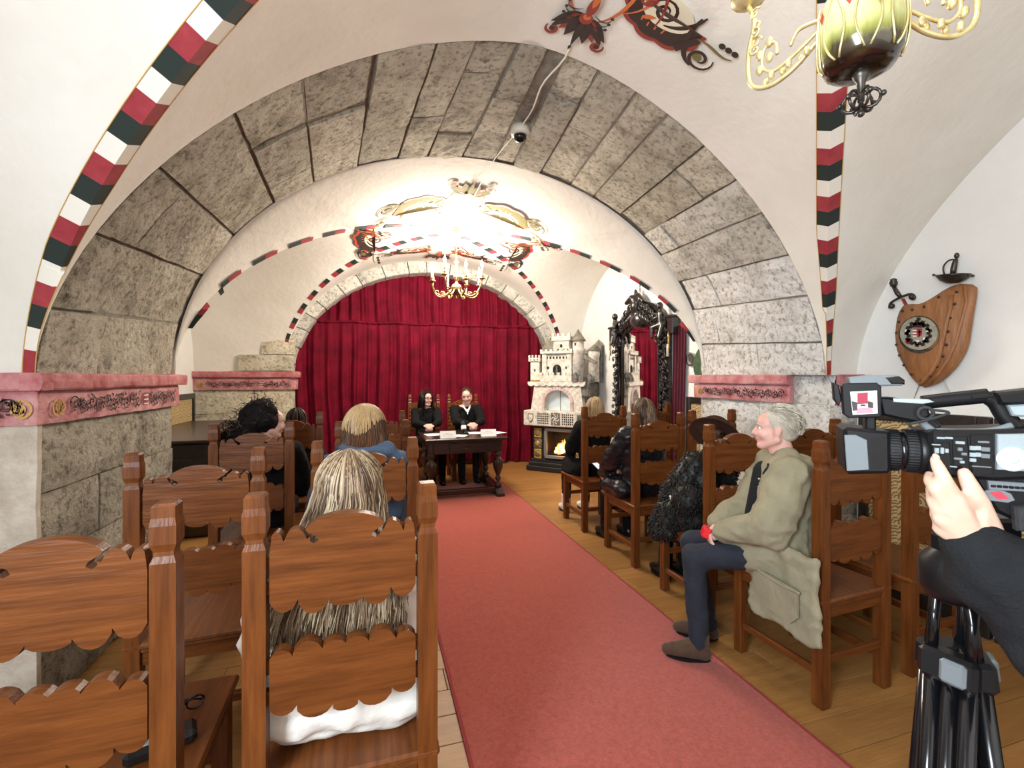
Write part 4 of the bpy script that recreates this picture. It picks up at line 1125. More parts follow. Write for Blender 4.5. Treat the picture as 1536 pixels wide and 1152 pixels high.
# scalloped cornice
P=[(-.0,1.42),(-.0,1.385)]+[(0+.96*i/48,1.37-.022*abs(math.sin(PI*i/48*9))) for i in range(1,48)]+[(.96,1.385),(.96,1.42)]
mb=MB(); mb.prism(P[::-1],.50,((0,-.035,0),(1,0,0),(0,0,1),(0,1,0))); mb.build('cornice',ck,t)
# castle storeys
def cren(x0,x1,y0,y1,z,n,h=.045,th=.03,mm=ck,name='battlement'):
    for k in range(n):
        w=(x1-x0)/(n*2-1); xa=x0+2*k*w
        mb=MB(); mb.box((xa+w/2,y0+th/2,z+h/2),(w,th,h),0,.003); mb.build(name,mm,t)
def cbox(x0,x1,y0,y1,z0,z1,name,mm=ck,bev=.006):
    mb=MB(); mb.box(((x0+x1)/2,(y0+y1)/2,(z0+z1)/2),(x1-x0,y1-y0,z1-z0),0,bev); return mb.build(name,mm,t)
def windows(lst,y,w=.02,h=.03,name='window_slot'):
    for x,z in lst:
        mb=MB(); mb.box((x,y-.001,z),(w,.008,h),0,.002); mb.build(name,blk,t)
cbox(.20,.74,-.02,.06,1.42,1.52,'front_wall'); cren(.20,.74,-.02,.06,1.52,6)
cbox(.02,.18,.02,.30,1.42,1.74,'left_tower'); cbox(-.005,.20,-.005,.32,1.74,1.80,'tower_parapet'); cren(-.005,.20,-.005,.3,1.80,4); windows([(.10,1.60)],.02,.025,.035); windows([(.04,1.77),(.10,1.77),(.16,1.77)],-.005,.014,.02)
cbox(.24,.70,.06,.44,1.42,1.86,'keep'); windows([(.30+.055*k,1.80) for k in range(7)],.06,.028,.035); windows([(.315,1.64),(.625,1.64)],.06,.03,.04)
cbox(.22,.30,.03,.12,1.42,1.88,'keep_pilaster'); cbox(.64,.72,.03,.12,1.42,1.88,'keep_pilaster')
P=[(-.07,0),(.07,0),(.07,.10)]+[(.07*math.cos(a),.10+.07*math.sin(a)) for a in[PI*i/10 for i in range(1,10)]]+[(-.07,.10)]
mb=MB(); mb.prism(P,.012,((.47,.062,1.52),(1,0,0),(0,0,1),(0,-1,0))); g_=mb.build('gate',blk,t)
b=MB(); b.cap((.47,.045,1.53),.022,(.47,.045,1.61),.022); b.ball((.47,.045,1.65),.018); part(remesh(b,.008,1),'gate_figure',crk,g_)
cbox(.20,.74,.0,.46,1.86,1.90,'keep_ledge'); cren(.20,.74,.0,.4,1.90,7,.03)
P=[(.20,1.90),(.44,1.90),(.40,2.08),(.30,2.10)]
mb=MB(); mb.prism(P,.34,((0,.05,0),(1,0,0),(0,0,1),(0,1,0))); mb.build('gable_roof',cro,t)
mb=MB(); mb.lathe([(.05,1.90),(.05,2.10),(.065,2.105),(.002,2.16)],(.36,.16,0),10); mb.build('roof_turret',cro,t)
cbox(.42,.68,.03,.34,1.90,2.06,'upper_keep'); windows([(.55,1.98)],.03,.04,.05); windows([(.45+.05*k,1.925) for k in range(5)],.03,.022,.022)
cbox(.395,.705,.005,.37,2.06,2.13,'upper_parapet'); cren(.395,.705,.005,.3,2.13,4,.045)
mb=MB(); mb.lathe([(.105,1.42),(.10,1.86),(.118,1.88),(.118,1.93),(.088,1.935),(.088,2.06),(.1,2.065)],(.79,.14,0),18); mb.build('round_tower',ck,t)
mb=MB(); mb.lathe([(.125,2.055),(.10,2.09),(.004,2.24)],(.79,.14,0),18); mb.build('cone_roof',cro,t)
windows([(.775,2.0)],.052,.03,.045); windows([(.74,1.905),(.775,1.905),(.81,1.905)],.03,.015,.022)
mb=MB(); mb.lathe([(.09,1.42),(.085,1.80),(.095,1.82),(.095,1.90)],(1.0,.26,0),16); mb.build('round_tower',ck,t)
mb=MB(); mb.lathe([(.105,1.895),(.004,2.0)],(1.0,.26,0),16); mb.build('cone_roof',cro,t)
cbox(.96,1.10,.34,.50,1.42,1.98,'side_tower',crk); mb=MB(); mb.lathe([(.10,1.98),(.003,2.09)],(1.03,.42,0),4,0,False); mb.build('cone_roof',cro,t)
P=[(.86,1.80),(1.06,1.70),(1.08,1.73),(.88,1.86)]
mb=MB(); mb.prism(P,.2,((0,.12,0),(1,0,0),(0,0,1),(0,1,0))); mb.build('lean_to_roof',cro,t)
for (x,y,r,z) in((.80,.0,.07,1.42),(.90,.02,.075,1.42),(.99,.10,.08,1.40)):
    mb=MB(); mb.lathe([(r,z),(r*.95,z+.06),(r*.4,z+.13),(.003,z+.15)],(x,y,0),6,0,False); mb.build('rock',crk,t)
cbox(.86,1.02,.02,.50,1.18,1.42,'rock_base',crk,.03); cbox(.05,.2,-.03,.1,1.42,1.45,'ochre_ledge',ty)

# ------------------------------------------------------------------ brass chandelier in the far vault
def rear_chandelier():
    cx,cy=.97,5.55
    t=thing('brass_chandelier','lit brass chandelier with eight curved candle arms in the far vault','chandelier',(cx,cy,0))
    mb=MB(); mb.lathe([(.004,2.44),(.018,2.455),(.010,2.475),(.03,2.50),(.062,2.545),(.07,2.58),(.05,2.615),(.02,2.63),(.016,2.66),(.04,2.70),(.035,2.73),(.015,2.76),(.012,2.86),(.028,2.90),(.012,2.93),(.006,2.96)],n=16); mb.build('stem',M['brass'],t)
    mb=MB()
    for k in range(8):
        z=2.965+.038*k; mb.tube([(.008*math.cos(a)*(1 if k%2 else 0)+0,.008*math.cos(a)*(0 if k%2 else 1),z+.024*math.sin(a)) for a in[2*PI*i/8 for i in range(9)]],.003,5)
    stuff(mb.build('chain',M['brass'],t))
    mb=MB(); mb.lathe([(.05,3.29),(.03,3.26),(.01,3.25)],n=14); mb.build('ceiling_rose',M['brass'],t)
    for k in range(8):
        a=2*PI*k/8+.2; c,s=math.cos(a),math.sin(a); R=.30 if k%2==0 else .33; zt=2.66 if k%2==0 else 2.70
        P=lambda r,z:(r*c,r*s,z)
        pts=bez(P(.05,2.57),P(.14,2.42),P(.30,2.44),P(R,zt-.04),12)
        mb=MB(); mb.tube(pts,[.010]*6+[.008]*7,6); arm=mb.build('arm',M['brass'],t)
        mb=MB(); mb.tube([P(.17+.035*math.cos(b)*(1-i/30),2.49+.035*math.sin(b)*(1-i/30)) for i,b in enumerate([2*PI*1.2*j/18 for j in range(19)])],.005,5); mb.tube([P(.25+.025*math.cos(b),2.50+.025*math.sin(b)) for b in[PI*1.5*j/12 for j in range(13)]],.0045,5); mb.build('arm_scroll',M['brass'],arm)
        mb=MB(); mb.lathe([(.008,zt-.045),(.035,zt-.03),(.038,zt-.022),(.012,zt-.018),(.018,zt+.0),(.016,zt+.02)],(R*c,R*s,0),12); mb.build('candle_cup',M['brass'],arm)
        mb=MB(); mb.lathe([(.011,zt+.02),(.011,zt+.10),(.008,zt+.105)],(R*c,R*s,0),10); mb.build('candle_tube',M['candle'],arm)
        mb=MB(); mb.lathe([(.006,zt+.105),(.017,zt+.13),(.015,zt+.155),(.005,zt+.18),(.001,zt+.20)],(R*c,R*s,0),10); mb.build('bulb',M['bulb'],arm)
        point_light('chandelier_bulb_light',(cx+R*c,cy+R*s,zt+.235),REAR_BULB_POWER,BULB,.03)
rear_chandelier()

# ------------------------------------------------------------------ ceramic chandelier hanging near the camera
def near_chandelier():
    cx,cy=.952,.692
    t=thing('ceramic_chandelier','green and brown glazed ceramic chandelier with gilt filigree arms','chandelier',(cx,cy,0))
    gz=mat('dipped_glaze',(.2,.2,.1),.12,coat=.8); N=gz.node_tree.nodes; L=gz.node_tree.links; b=N['Principled BSDF']
    tc=N.new('ShaderNodeTexCoord'); sp=N.new('ShaderNodeSeparateXYZ'); L.new(tc.outputs['Object'],sp.inputs[0])
    n=N.new('ShaderNodeTexNoise'); n.inputs['Scale'].default_value=38; n.inputs['Detail'].default_value=4; mp=N.new('ShaderNodeMapping'); mp.inputs['Scale'].default_value=(1,1,.2); L.new(tc.outputs['Object'],mp.inputs[0]); L.new(mp.outputs[0],n.inputs['Vector'])
    ma=N.new('ShaderNodeMath'); ma.operation='MULTIPLY_ADD'; ma.inputs[1].default_value=.045; L.new(n.outputs['Fac'],ma.inputs[0]); L.new(sp.outputs['Z'],ma.inputs[2])
    mr=N.new('ShaderNodeMapRange'); mr.inputs['From Min'].default_value=2.09; mr.inputs['From Max'].default_value=2.29; L.new(ma.outputs[0],mr.inputs['Value'])
    r=N.new('ShaderNodeValToRGB'); e=r.color_ramp.elements; e[0].position=.30; e[0].color=(.012,.006,.004,1); e[1].position=.85; e[1].color=(.70,.66,.36,1)  # brown to green glaze dip, top also paled to paint light from above
    for p,c in((.42,(.05,.035,.008)),(.50,(.25,.25,.05)),(.62,(.55,.56,.24))): k=e.new(p); k.color=(*c,1)
    L.new(mr.outputs[0],r.inputs['Fac']); L.new(r.outputs[0],b.inputs['Base Color'])
    prof_=[(.015,2.118),(.042,2.119),(.057,2.126),(.068,2.143),(.073,2.165),(.0745,2.19),(.074,2.225),(.071,2.255),(.064,2.275),(.052,2.285)]
    mb=MB(); mb.lathe(prof_,n=36); mb.build('bowl',gz,t)
    def R_(z):
        for (a,za),(b_,zb) in zip(prof_[:-1],prof_[1:]):
            if za<=z<=zb: return a+(b_-a)*(z-za)/(zb-za)
        return .06
    mb=MB(); mr2=MB()
    for k in range(8):
        a0=2*PI*k/8
        for s in(-1,1):
            pts=[]
            for i in range(13):
                u=i/12; z=2.135+.135*u; a=a0+s*(.34*math.sin(PI*min(1,(1-u)*.9+.05))*(1-u)**.4+.015); rr=R_(z)+.002; pts.append((rr*math.cos(a),rr*math.sin(a),z))
            mb.tube(pts,.0022,5)
        a=a0+PI/8; z=2.235; rr=R_(z)+.002
        T=V(-math.sin(a),math.cos(a),0); c=V(rr*math.cos(a),rr*math.sin(a),z)
        mr2.add([c+V(0,0,.014),c+T*.007,c-V(0,0,.014),c-T*.007],[(0,1,2,3)])
    stuff(mb.build('gilt_tracery',M['gilt'],t)); stuff(mr2.build('red_lozenges',mat('red_enamel',(.45,.06,.05),.3),t))
    # finial of little rings
    mb=MB(); mb.lathe([(.018,2.120),(.014,2.108),(.008,2.098),(.006,2.06)],n=10)
    for k in range(3):
        a=PI*k/3; c,s=math.cos(a),math.sin(a)
        for sg in(-1,1):
            mb.tube([(sg*c*(.016+.016*math.cos(b)),sg*s*(.016+.016*math.cos(b)),2.062+.018*math.sin(b)) for b in[2*PI*i/12 for i in range(13)]],.0032,6)
            mb.ball((sg*c*.036,sg*s*.036,2.064),.0055,8,6)
    mb.ball((0,0,2.036),.007,8,6); mb.tube([(0,0,2.09),(0,0,2.036)],.004,6); mb.build('finial',M['iron'],t)
    mb=MB(); mb.lathe([(.06,2.283),(.03,2.30),(.018,2.34),(.03,2.38),(.02,2.42),(.012,2.60),(.02,2.62),(.012,2.64),(.010,3.33)],n=14); mb.build('stem',M['gilt'],t)
    mb=MB(); mb.lathe([(.07,3.36),(.05,3.33),(.015,3.31)],n=14); mb.build('ceiling_rose',M['gilt'],t)
    for k,az in enumerate((math.radians(104),math.radians(-16),math.radians(-136))):
        c,s=math.cos(az),math.sin(az); P=lambda r,z,o=0:(r*c-s*o,r*s+c*o,z)
        mb=MB()
        if True:
            mb.tube(smooth_path([P(.07,2.245),P(.13,2.205),P(.19,2.195),P(.235,2.225),P(.24,2.30),P(.225,2.37),P(.24,2.42)],6),.0055,6)
            mb.tube(smooth_path([P(.07,2.262),P(.13,2.235),P(.18,2.225),P(.205,2.25),P(.20,2.29),P(.175,2.29),P(.17,2.26)],6),.004,6)
            mb.tube(smooth_path([P(.065,2.275),P(.12,2.285),P(.14,2.26)],6),.004,6)
        arm=mb.build('arm',M['gilt'],t)
        mb=MB()
        for j in range(6):
            r=.10+.02*j; mb.ball(P(r,2.222-.002*j,.006*(-1)**j),(.009,.006,.011),6,5)
        for j in range(5):
            mb.tube([P(.222+x,2.30+.022*j+w,.004*(-1)**j) for x,w in spiral(0,0,.002,.014,j*1.9,1.2,12)],.0028,5)
        for j in range(4): mb.ball(P(.20+.012*(-1)**j,2.245+.018*j),(.007,.010,.013),6,5)
        stuff(mb.build('filigree',M['gilt'],arm))
        mb=MB(); mb.lathe([(.008,2.42),(.04,2.435),(.042,2.445),(.014,2.45),(.014,2.48)],P(.24,0),12); mb.build('candle_cup',M['gilt'],arm)
        mb=MB(); mb.lathe([(.011,2.48),(.011,2.54)],P(.24,0),10); mb.build('candle_tube',M['candle'],arm)
        mb=MB(); mb.lathe([(.008,2.54),(.02,2.575),(.014,2.61),(.002,2.65)],P(.24,0),12); mb.build('bulb',M['bulb'],arm)
        p=P(.24,2.70); point_light('near_bulb_light',(cx+p[0],cy+p[1],2.69),NEAR_BULB_POWER,BULB,.03)
near_chandelier()

# ------------------------------------------------------------------ security camera and cable on the arch
zc=prof(1.49,.58)
t=thing('security_camera','small white dome camera under the crown of the stone arch','security camera',(1.07,3.33,zc.z-.012))
mb=MB(); mb.lathe([(.04,0.01),(.070,0.005),(.074,-.04),(.066,-.056),(.050,-.060)],n=20); mb.build('housing',mat('cream_plastic',(.62,.58,.5),.4),t)
mb=MB(); mb.lathe([(.050,-.060),(.046,-.084),(.028,-.104),(.001,-.112)],n=18); mb.build('dome',M['black_gloss'],t)
mb=MB(); P=[]
for i in range(14):
    y=2.35+(3.36-2.35)*i/13; x=1.055+.03*math.sin(i*.8)*(1-i/14)+.015*i/13
    if y<2.5: z=near_front.at(x,y)-.012
    else:
        ph=math.acos(max(-1,min(1,(x-.9)/2.25))); z=prof(ph,(y-2.5)/1.45).z-.022
    P.append((x,y,z))
mb.tube(P,.006,6); o=mb.build('cable',M['candle'],None); tag(o,'pale cable running along the arch crown to the dome camera','cable')
mb=MB(); P=[(1.05,3.40,zc.z-.03),(1.02,3.7,3.385),(1.0,3.97,3.375),(.98,4.6,3.33),(.97,5.5,3.27)]
mb.tube(smooth_path(P,4),.004,6); o=mb.build('cable',M['candle'],None); tag(o,'thin cable running from the dome camera toward the far brass chandelier','cable')

# ------------------------------------------------------------------ shield and swords on the right wall
def wp(px,py,d=0.0):
    """point on the right wall from the measured angles (wall plane x=3.4)"""
    c=(px-768)/690; X=3.395-d; k=X/(c*CS+SN); return V(X,(-c*SN+CS)*k,1.5-(py-565)/690*k)
def sp(x,y): return (1290+x/4.8,360+y/4.8)
t=thing('wooden_shield','brown wooden jousting shield with rivets and a round painted crest','shield',(0,0,0))
out=[(345,478),(375,466),(430,464),(480,465),(520,452),(560,430),(600,402),(640,370),(690,336),(760,318),(840,322),(876,345),(874,400),(864,460),(850,540),(836,640),(820,740),(795,810),(760,870),(715,930),(660,985),(600,1028),(560,1045),(500,1064),(440,1030),(405,990),(370,935),(330,860),(305,800),(294,740),(290,680),(294,620),(303,560),(318,515)]
C=wp(*sp(560,690))
def spt(x,y,extra=0.):
    p=wp(*sp(x,y)); r=math.hypot((x-580)/300,(y-690)/380); d=.055+.055*max(0,1-r**2)+extra
    # stand the piece proud of the wall along the wall normal
    return V(p.x-d,p.y,p.z)
mb=MB(); n=len(out); rings=[1,.96,.8,.55,.28]
vs=[]; 
for (x,y) in out: q_=spt(x,y); vs.append(V(3.358,q_.y,q_.z))
for k,sc_ in enumerate(rings):
    for (x,y) in out:
        X=580+(x-580)*sc_; Y=690+(y-690)*sc_; vs.append(spt(X,Y,-.012 if k==0 else 0))
vs.append(spt(580,690)); fs=[]
for k in range(len(rings)):
    for i in range(n):
        j=(i+1)%n; fs.append((k*n+i,k*n+j,(k+1)*n+j,(k+1)*n+i))
for i in range(n): fs.append((len(rings)*n+i,len(rings)*n+(i+1)%n,len(vs)-1))
fs.append(tuple(range(n)))
mb.add(vs,fs,0,True)
shw=mat('shield_wood',(.36,.155,.055),.5,c2=(.20,.075,.024),nscale=4,namt=.5,stretch=(10,10,1.5),bump=.25,bscale=6,detail=8,contrast=(.3,.75))
mb.build('board',shw,t)
rd=[(715,400),(720,500),(705,600),(690,700),(665,800),(645,870),(590,950),(520,1015),(480,1042)]
mb=MB(); mb.tube([spt(x,y,.004) for x,y in rd],[.012]*9,8); mb.build('ridge',shw,t)
mb=MB(); mb.tube([spt(x,y,.004) for x,y in[(800,330),(815,450),(795,600),(765,740),(715,860),(640,960),(560,1035)]],.009,8); mb.build('ridge',shw,t)
for (x,y) in [(362,515),(447,505),(540,485),(635,415),(745,378),(747,465),(728,565),(718,662),(706,757),(678,838),(632,912),(574,980),(492,1018),(422,968),(370,902),(338,832),(315,756),(318,670),(335,592)]:
    mb=MB(); p=spt(x,y,.006); mb.ball(p,(.006,.0085,.0085),8,6); mb.build('rivet',M['iron'],t)
def disc(cx,cy,rx,ry,d,th,m,name,par):
    mb=MB(); q=[spt(cx+rx*math.cos(a),cy+ry*math.sin(a)) for a in[2*PI*i/28 for i in range(28)]]; x=min(p.x for p in q)-d
    top=[V(x-th,p.y,p.z) for p in q]; bot=[V(x+.05,p.y,p.z) for p in q]
    mb.add(top+bot,[tuple(range(28))]+[(i,(i+1)%28,28+(i+1)%28,28+i) for i in range(28)]); return mb.build(name,m,par),x-th
md,x0=disc(510,684,150,134,-.012,.012,M['iron'],'medallion_rim',t)
mf,x1=disc(514,676,137,118,-.004,.012,mat('medallion_ground',(.36,.35,.27),.6,c2=(.26,.25,.19),nscale=30),'medallion_face',t)
mb=MB(); q=random.Random(12)
def q3(x,y): p=wp(*sp(x,y)); return V(x1-.002,p.y,p.z)
def pol(ps,m): mb.add([q3(*p) for p in ps],[tuple(range(len(ps)))],m)
for k in range(26):
    a=2*PI*k/26; r=.66+.12*(k%2); cx,cy=514+118*r*math.cos(a)*.95,676+108*r*math.sin(a)
    pol([(cx+15*math.cos(b+a)*(1+.3*(i%2)),cy+12*math.sin(b+a)*(1+.3*(i%2))) for i,b in enumerate([2*PI*j/8 for j in range(8)])],0)
pol([(475,600),(555,600),(560,635),(470,635)],0); pol([(500,585),(530,585),(530,562),(500,562)],0); pol([(480,612),(492,590),(505,612)],0); pol([(528,612),(540,590),(552,612)],0)
for k in range(6): pol([(472,640+10*k),(500,640+10*k),(500,650+10*k),(472,650+10*k)],1 if k%2==0 else 2)
pol([(502,640),(540,640),(540,685),(520,705),(502,700)],1); pol([(517,650),(525,650),(525,695),(517,695)],2); pol([(508,662),(534,662),(534,670),(508,670)],2)
pol([(418,650),(452,650),(452,690),(418,690)],2); pol([(425,655),(431,655),(431,686),(425,686)],0); pol([(440,655),(445,655),(445,686),(440,686)],0)
pol([(418,712),(455,712),(455,745),(436,755),(418,745)],1); pol([(428,722),(446,722),(446,740),(428,740)],2)
pol([(548,705),(582,705),(582,735),(565,745),(548,735)],2); pol([(560,712),(570,712),(570,738),(560,738)],0)
pol([(570,640),(600,640),(600,665),(585,675),(570,665)],2); pol([(490,725),(520,725),(520,755),(505,765),(490,755)],2)
stuff(mb.build('painted_crest',[M['p_brown'],M['p_red'],M['p_white']],mf))
# left sword: cross-hilt; right sword: rapier with cup guard
def s3(x,y,d): p=wp(*sp(x,y)); return V(p.x-d,p.y,p.z)
t=thing('crossguard_sword','dark cross-hilted sword behind the shield, its hilt at the upper left','sword')
mb=MB(); mb.tube([s3(352,480,.012),s3(660,1110,.012),s3(690,1180,.012)],[.009,.008,.002],4,flat=.3); mb.build('blade',M['steel'],t)
mb=MB(); mb.tube([s3(275,340,.04),s3(300,385,.04),s3(322,412,.04)],[.012,.015,.012],8); mb.build('grip',M['iron'],t)
mb=MB(); mb.lathe([(.004,-.03),(.018,-.022),(.024,0),(.018,.018),(.02,.024),(.006,.032)],s3(272,312,.04),8); mb.build('pommel',M['iron'],t)
g=smooth_path([s3(x,y,.045) for x,y in[(262,470),(250,490),(246,478),(262,450),(320,418),(385,394),(415,396),(428,415),(415,428),(400,418)]],5)
mb=MB(); mb.tube(g,.008,7); mb.ball(s3(263,478,.045),.018,10,8); mb.ball(s3(408,412,.045),.018,10,8); mb.build('crossguard',M['iron'],t)
mb=MB(); mb.bar(s3(325,425,.022),s3(352,480,.018),.03,.010); mb.build('ricasso',M['p_rust'],t)
t=thing('cup_hilt_rapier','dark cup-hilted rapier behind the shield, its hilt standing at the top','sword')
mb=MB(); mb.tube([s3(715,330,.028),s3(450,1040,.028),s3(400,1170,.028)],[.008,.007,.002],4,flat=.3); mb.build('blade',M['steel'],t)
mb=MB(); ax=(s3(735,130,.05)-s3(715,300,.05)).normalized(); rot=V(0,0,1).rotation_difference(ax).to_matrix()
mb.lathe([(.001,-.02),(.03,-.018),(.06,.0),(.078,.022),(.082,.03),(.076,.028),(.05,.012)],s3(716,292,.06),20,0,True,rot); mb.build('cup_guard',M['iron'],t)
mb=MB(); mb.tube([s3(575,256,.06),s3(620,264,.06),s3(820,262,.06),s3(862,262,.06)],[.004,.006,.006,.004],6); mb.ball(s3(578,256,.06),.008,8,6); mb.ball(s3(862,262,.06),.008,8,6); mb.build('quillon',M['iron'],t)
mb=MB(); mb.tube([s3(716,262,.06),s3(722,215,.06),s3(732,170,.06),s3(740,140,.06)],[.013,.016,.014,.010],8); mb.build('grip',M['iron'],t)
mb=MB(); mb.ball(s3(745,118,.06),(.012,.013,.018),10,8); mb.build('pommel',M['iron'],t)
mb=MB(); mb.tube(smooth_path([s3(740,145,.06),s3(690,152,.06),s3(652,190,.06),s3(650,235,.06),s3(668,270,.06)],6),.0045,6); mb.build('knuckle_bow',M['iron'],t)

# ------------------------------------------------------------------ video camera on a tripod
VCX,VCD,VCZ=.7328,.80,1.4014
VC=(VCX*CS+VCD*SN, -VCX*SN+VCD*CS, VCZ)
U_=.00116
def q2(a,b,e=0.):
    # length along the camera's axis and height on its near side, from the measured bearing and elevation
    u=(a-768)/690; x=(u*(P0[1]+e*math.cos(AL))-P0[0]-e*math.sin(AL))/(math.cos(AL)+u*math.sin(AL)); d=P0[1]+e*math.cos(AL)-x*math.sin(AL)
    return (x, 1.5-(b-565)/690*d-VCZ)
AL=math.radians(28)
P0=((1440-768)/690*.755,.755)
RX,RD=P0[0]+.045*math.sin(AL),P0[1]+.045*math.cos(AL)
VCR=(RX*CS+RD*SN,-RX*SN+RD*CS,VCZ)
t=thing('video_camera','black shoulder-size video camera with a flip-out screen on a tripod','video camera',VCR,-YAW-AL)
def side_poly(pts): return [q2(*p) for p in pts]
def plate3(pts,y0,y1,m,name,par=None,inset=0.,bev=None):
    P=side_poly(pts); A=sum(P[i-1][0]*P[i][1]-P[i][0]*P[i-1][1] for i in range(len(P)))
    if A<0: P=P[::-1]
    mb=MB(); mb.prism(P,abs(y1-y0),((0,max(y0,y1),0),(1,0,0),(0,0,1),(0,-1,0)),0,False,inset); return mb.build(name,m,par or t)
bk,bg=M['black'],M['black_gloss']
# lens hood: four walls
hd=plate3([(1265,645),(1272,641),(1335,648),(1337,706),(1332,711),(1274,712),(1268,706)],.046,-.046,bk,'lens_hood',None,.006)
plate3([(1266,652),(1283,652),(1300,660),(1303,704),(1270,706)],-.0455,-.049,M['grey'],'hood_flap',hd,.001)
plate3([(1306,656),(1330,656),(1331,702),(1308,702)],-.0455,-.047,bg,'hood_side',hd)
X=Matrix.Rotation(PI/2,3,'Y')
def ringx(a,b,r0,r1,m,name,n=32,z=-.0335):
    xa,xb=q2(a,0,.01)[0],q2(b,0,.01)[0]; mb=MB(); mb.lathe([(r0*.96,xa),(r0,xa+.002),(r1,xb-.002),(r1*.96,xb)],(0,0,z),n,0,True,X); return mb.build(name,m,t)
ringx(1322,1332,.030,.032,bk,'lens_barrel'); ringx(1331,1334,.034,.034,M['steel'],'trim_ring')
ringx(1335,1354,.036,.036,M['rubber'],'focus_ring'); ringx(1354,1364,.0345,.0345,bg,'lens_barrel'); ringx(1364,1382,.037,.037,M['rubber'],'zoom_ring'); ringx(1382,1398,.039,.040,bk,'iris_ring')
for nm,a,b,r in(('ring_ribs',1336,1353,.0362),('ring_ribs',1365,1381,.0372)):
    mb=MB()
    for k in range(44):
        an=2*PI*k/44; mb.box((q2((a+b)/2,0,.01)[0],-r*math.cos(an),-.0335+r*math.sin(an)),((b-a)*U_*.9,.0022,.0016),0,0,Matrix.Rotation(-an,3,'X'))
    stuff(mb.build(nm,bk,t))
# main body
bd=plate3([(1394,650),(1402,646),(1480,646),(1640,640),(1650,700),(1640,716),(1500,722),(1404,716),(1396,706)],.05,-.042,bk,'body',None,.006)
plate3([(1470,716),(1640,716),(1640,790),(1560,800),(1500,772),(1476,740)],.04,-.034,bk,'lower_body',None,.006)
plate3([(1398,664),(1425,664),(1428,704),(1400,704)],-.042,-.0445,bg,'control_panel',None,.001)
plate3([(1428,655),(1452,655),(1455,706),(1430,706)],-.042,-.0445,bg,'control_panel',None,.001)
plate3([(1455,652),(1490,652),(1491,712),(1458,712)],-.042,-.0450,bg,'control_panel',None,.001)
q=random.Random(4)
for (x,y,w,h) in((1405,676,5,8),(1413,676,4,9),(1420,676,4,6),(1411,657,9,3),(1423,657,9,3),(1440,664,10,4),(1440,674,5,5),(1446,681,6,4),(1437,688,9,3),(1443,693,5,4),(1459,672,7,6),(1459,682,7,6),(1459,690,7,5),(1467,672,6,6),(1467,682,6,6),(1478,674,9,6),(1478,684,9,6),(1472,700,20,2),(1475,663,12,3),(1430,700,8,2),(1404,667,10,2)):
    x0,z0=q2(x,y); mb=MB(); mb.box((x0,-.0455,z0),(w*U_,.004,h*U_),0,.0008); mb.build('button',M['silver'] if q.random()<.55 else M['grey'],t)
sp_=plate3([(1494,651),(1560,650),(1562,708),(1494,704)],-.042,-.050,M['silver'],'cassette_door',None,.0015)
x0,z0=q2(1516,688); mb=MB(); mb.lathe([(.019,0),(.019,.002),(.010,.003),(.010,.0015),(.007,.0015),(.007,.003),(.001,.003)],(x0,-.050,z0),28,0,True,Matrix.Rotation(PI/2,3,'X')); mb.build('dial',mat('pale_plastic',(.6,.66,.68),.4),t)
plate3([(1484,722),(1560,727),(1560,740),(1486,736)],-.034,-.040,M['grey'],'side_rail',None,.001)
for k in range(6):
    x0,z0=q2(1492+9*k,730+.6*k); mb=MB(); mb.box((x0,-.0405,z0),(.006,.003,.004),0,.0008); mb.build('button',bg,t)
pg=plate3([(1478,738),(1500,734),(1520,742),(1526,752),(1515,756),(1484,752)],-.034,-.039,M['grey'],'badge_bezel',None,.001)
plate3([(1486,740),(1503,738),(1516,749),(1500,750)],-.0388,-.0405,mat('red_plastic',(.55,.04,.07),.35),'badge',pg)
# carrying handle
def hbar(pts,r,m,name,flat=1.2):
    mb=MB(); P=[(q2(a,b)[0],y,q2(a,b)[1]) for a,b,y in pts]; mb.tube(smooth_path(P,5),r,10,0,True,True,flat); return mb.build(name,m,t)
hbar([(1396,606,0),(1430,602,0),(1470,598,0),(1500,595,0)],.0105,bk,'handle_grip')
hbar([(1500,596,0),(1515,606,0),(1527,625,0),(1545,648,0)],.011,bk,'handle_rear_strut')
hbar([(1388,616,0),(1402,632,0),(1418,647,0)],.008,bk,'handle_front_strut')
hbar([(1382,622,-.012),(1395,638,-.012),(1412,652,-.012)],.005,M['grey'],'handle_front_strut')
hbar([(1412,649,-.02),(1460,650,-.02),(1500,648,-.02),(1530,640,-.02)],.0045,M['grey'],'guide_rail')
plate3([(1470,594),(1500,592),(1505,598),(1470,600)],.012,-.012,bk,'accessory_shoe',None,.001)
plate3([(1505,590),(1570,583),(1580,606),(1512,608)],.025,-.025,bk,'microphone_mount',None,.004)
plate3([(1524,609),(1580,606),(1580,630),(1532,626)],.02,-.02,M['silver'],'rear_panel',None,.003)
plate3([(1322,597),(1345,597),(1398,604),(1404,626),(1385,637),(1350,630),(1328,624)],.022,-.022,bk,'handle_front_block',None,.005)
plate3([(1345,598),(1400,600),(1408,604),(1390,607),(1345,604)],-.015,-.024,M['silver'],'microphone_clip',None,.001)
ringx(1325,1342,.016,.018,bk,'screen_hinge',20,.044)
mb=MB(); x0,z0=q2(1393,621); mb.tube([(x0+.010*math.cos(a),-.028,z0+.010*math.sin(a)) for a in[2*PI*i/18 for i in range(19)]],.003,7); mb.tube(smooth_path([(x0+.01,-.028,z0+.006),(x0+.03,-.03,z0+.002),(x0+.0,-.03,z0-.012),(x0-.02,-.025,z0-.02),(x0-.012,-.02,z0-.03)],5),.0025,6); mb.build('cable_ring',M['rubber'],t)
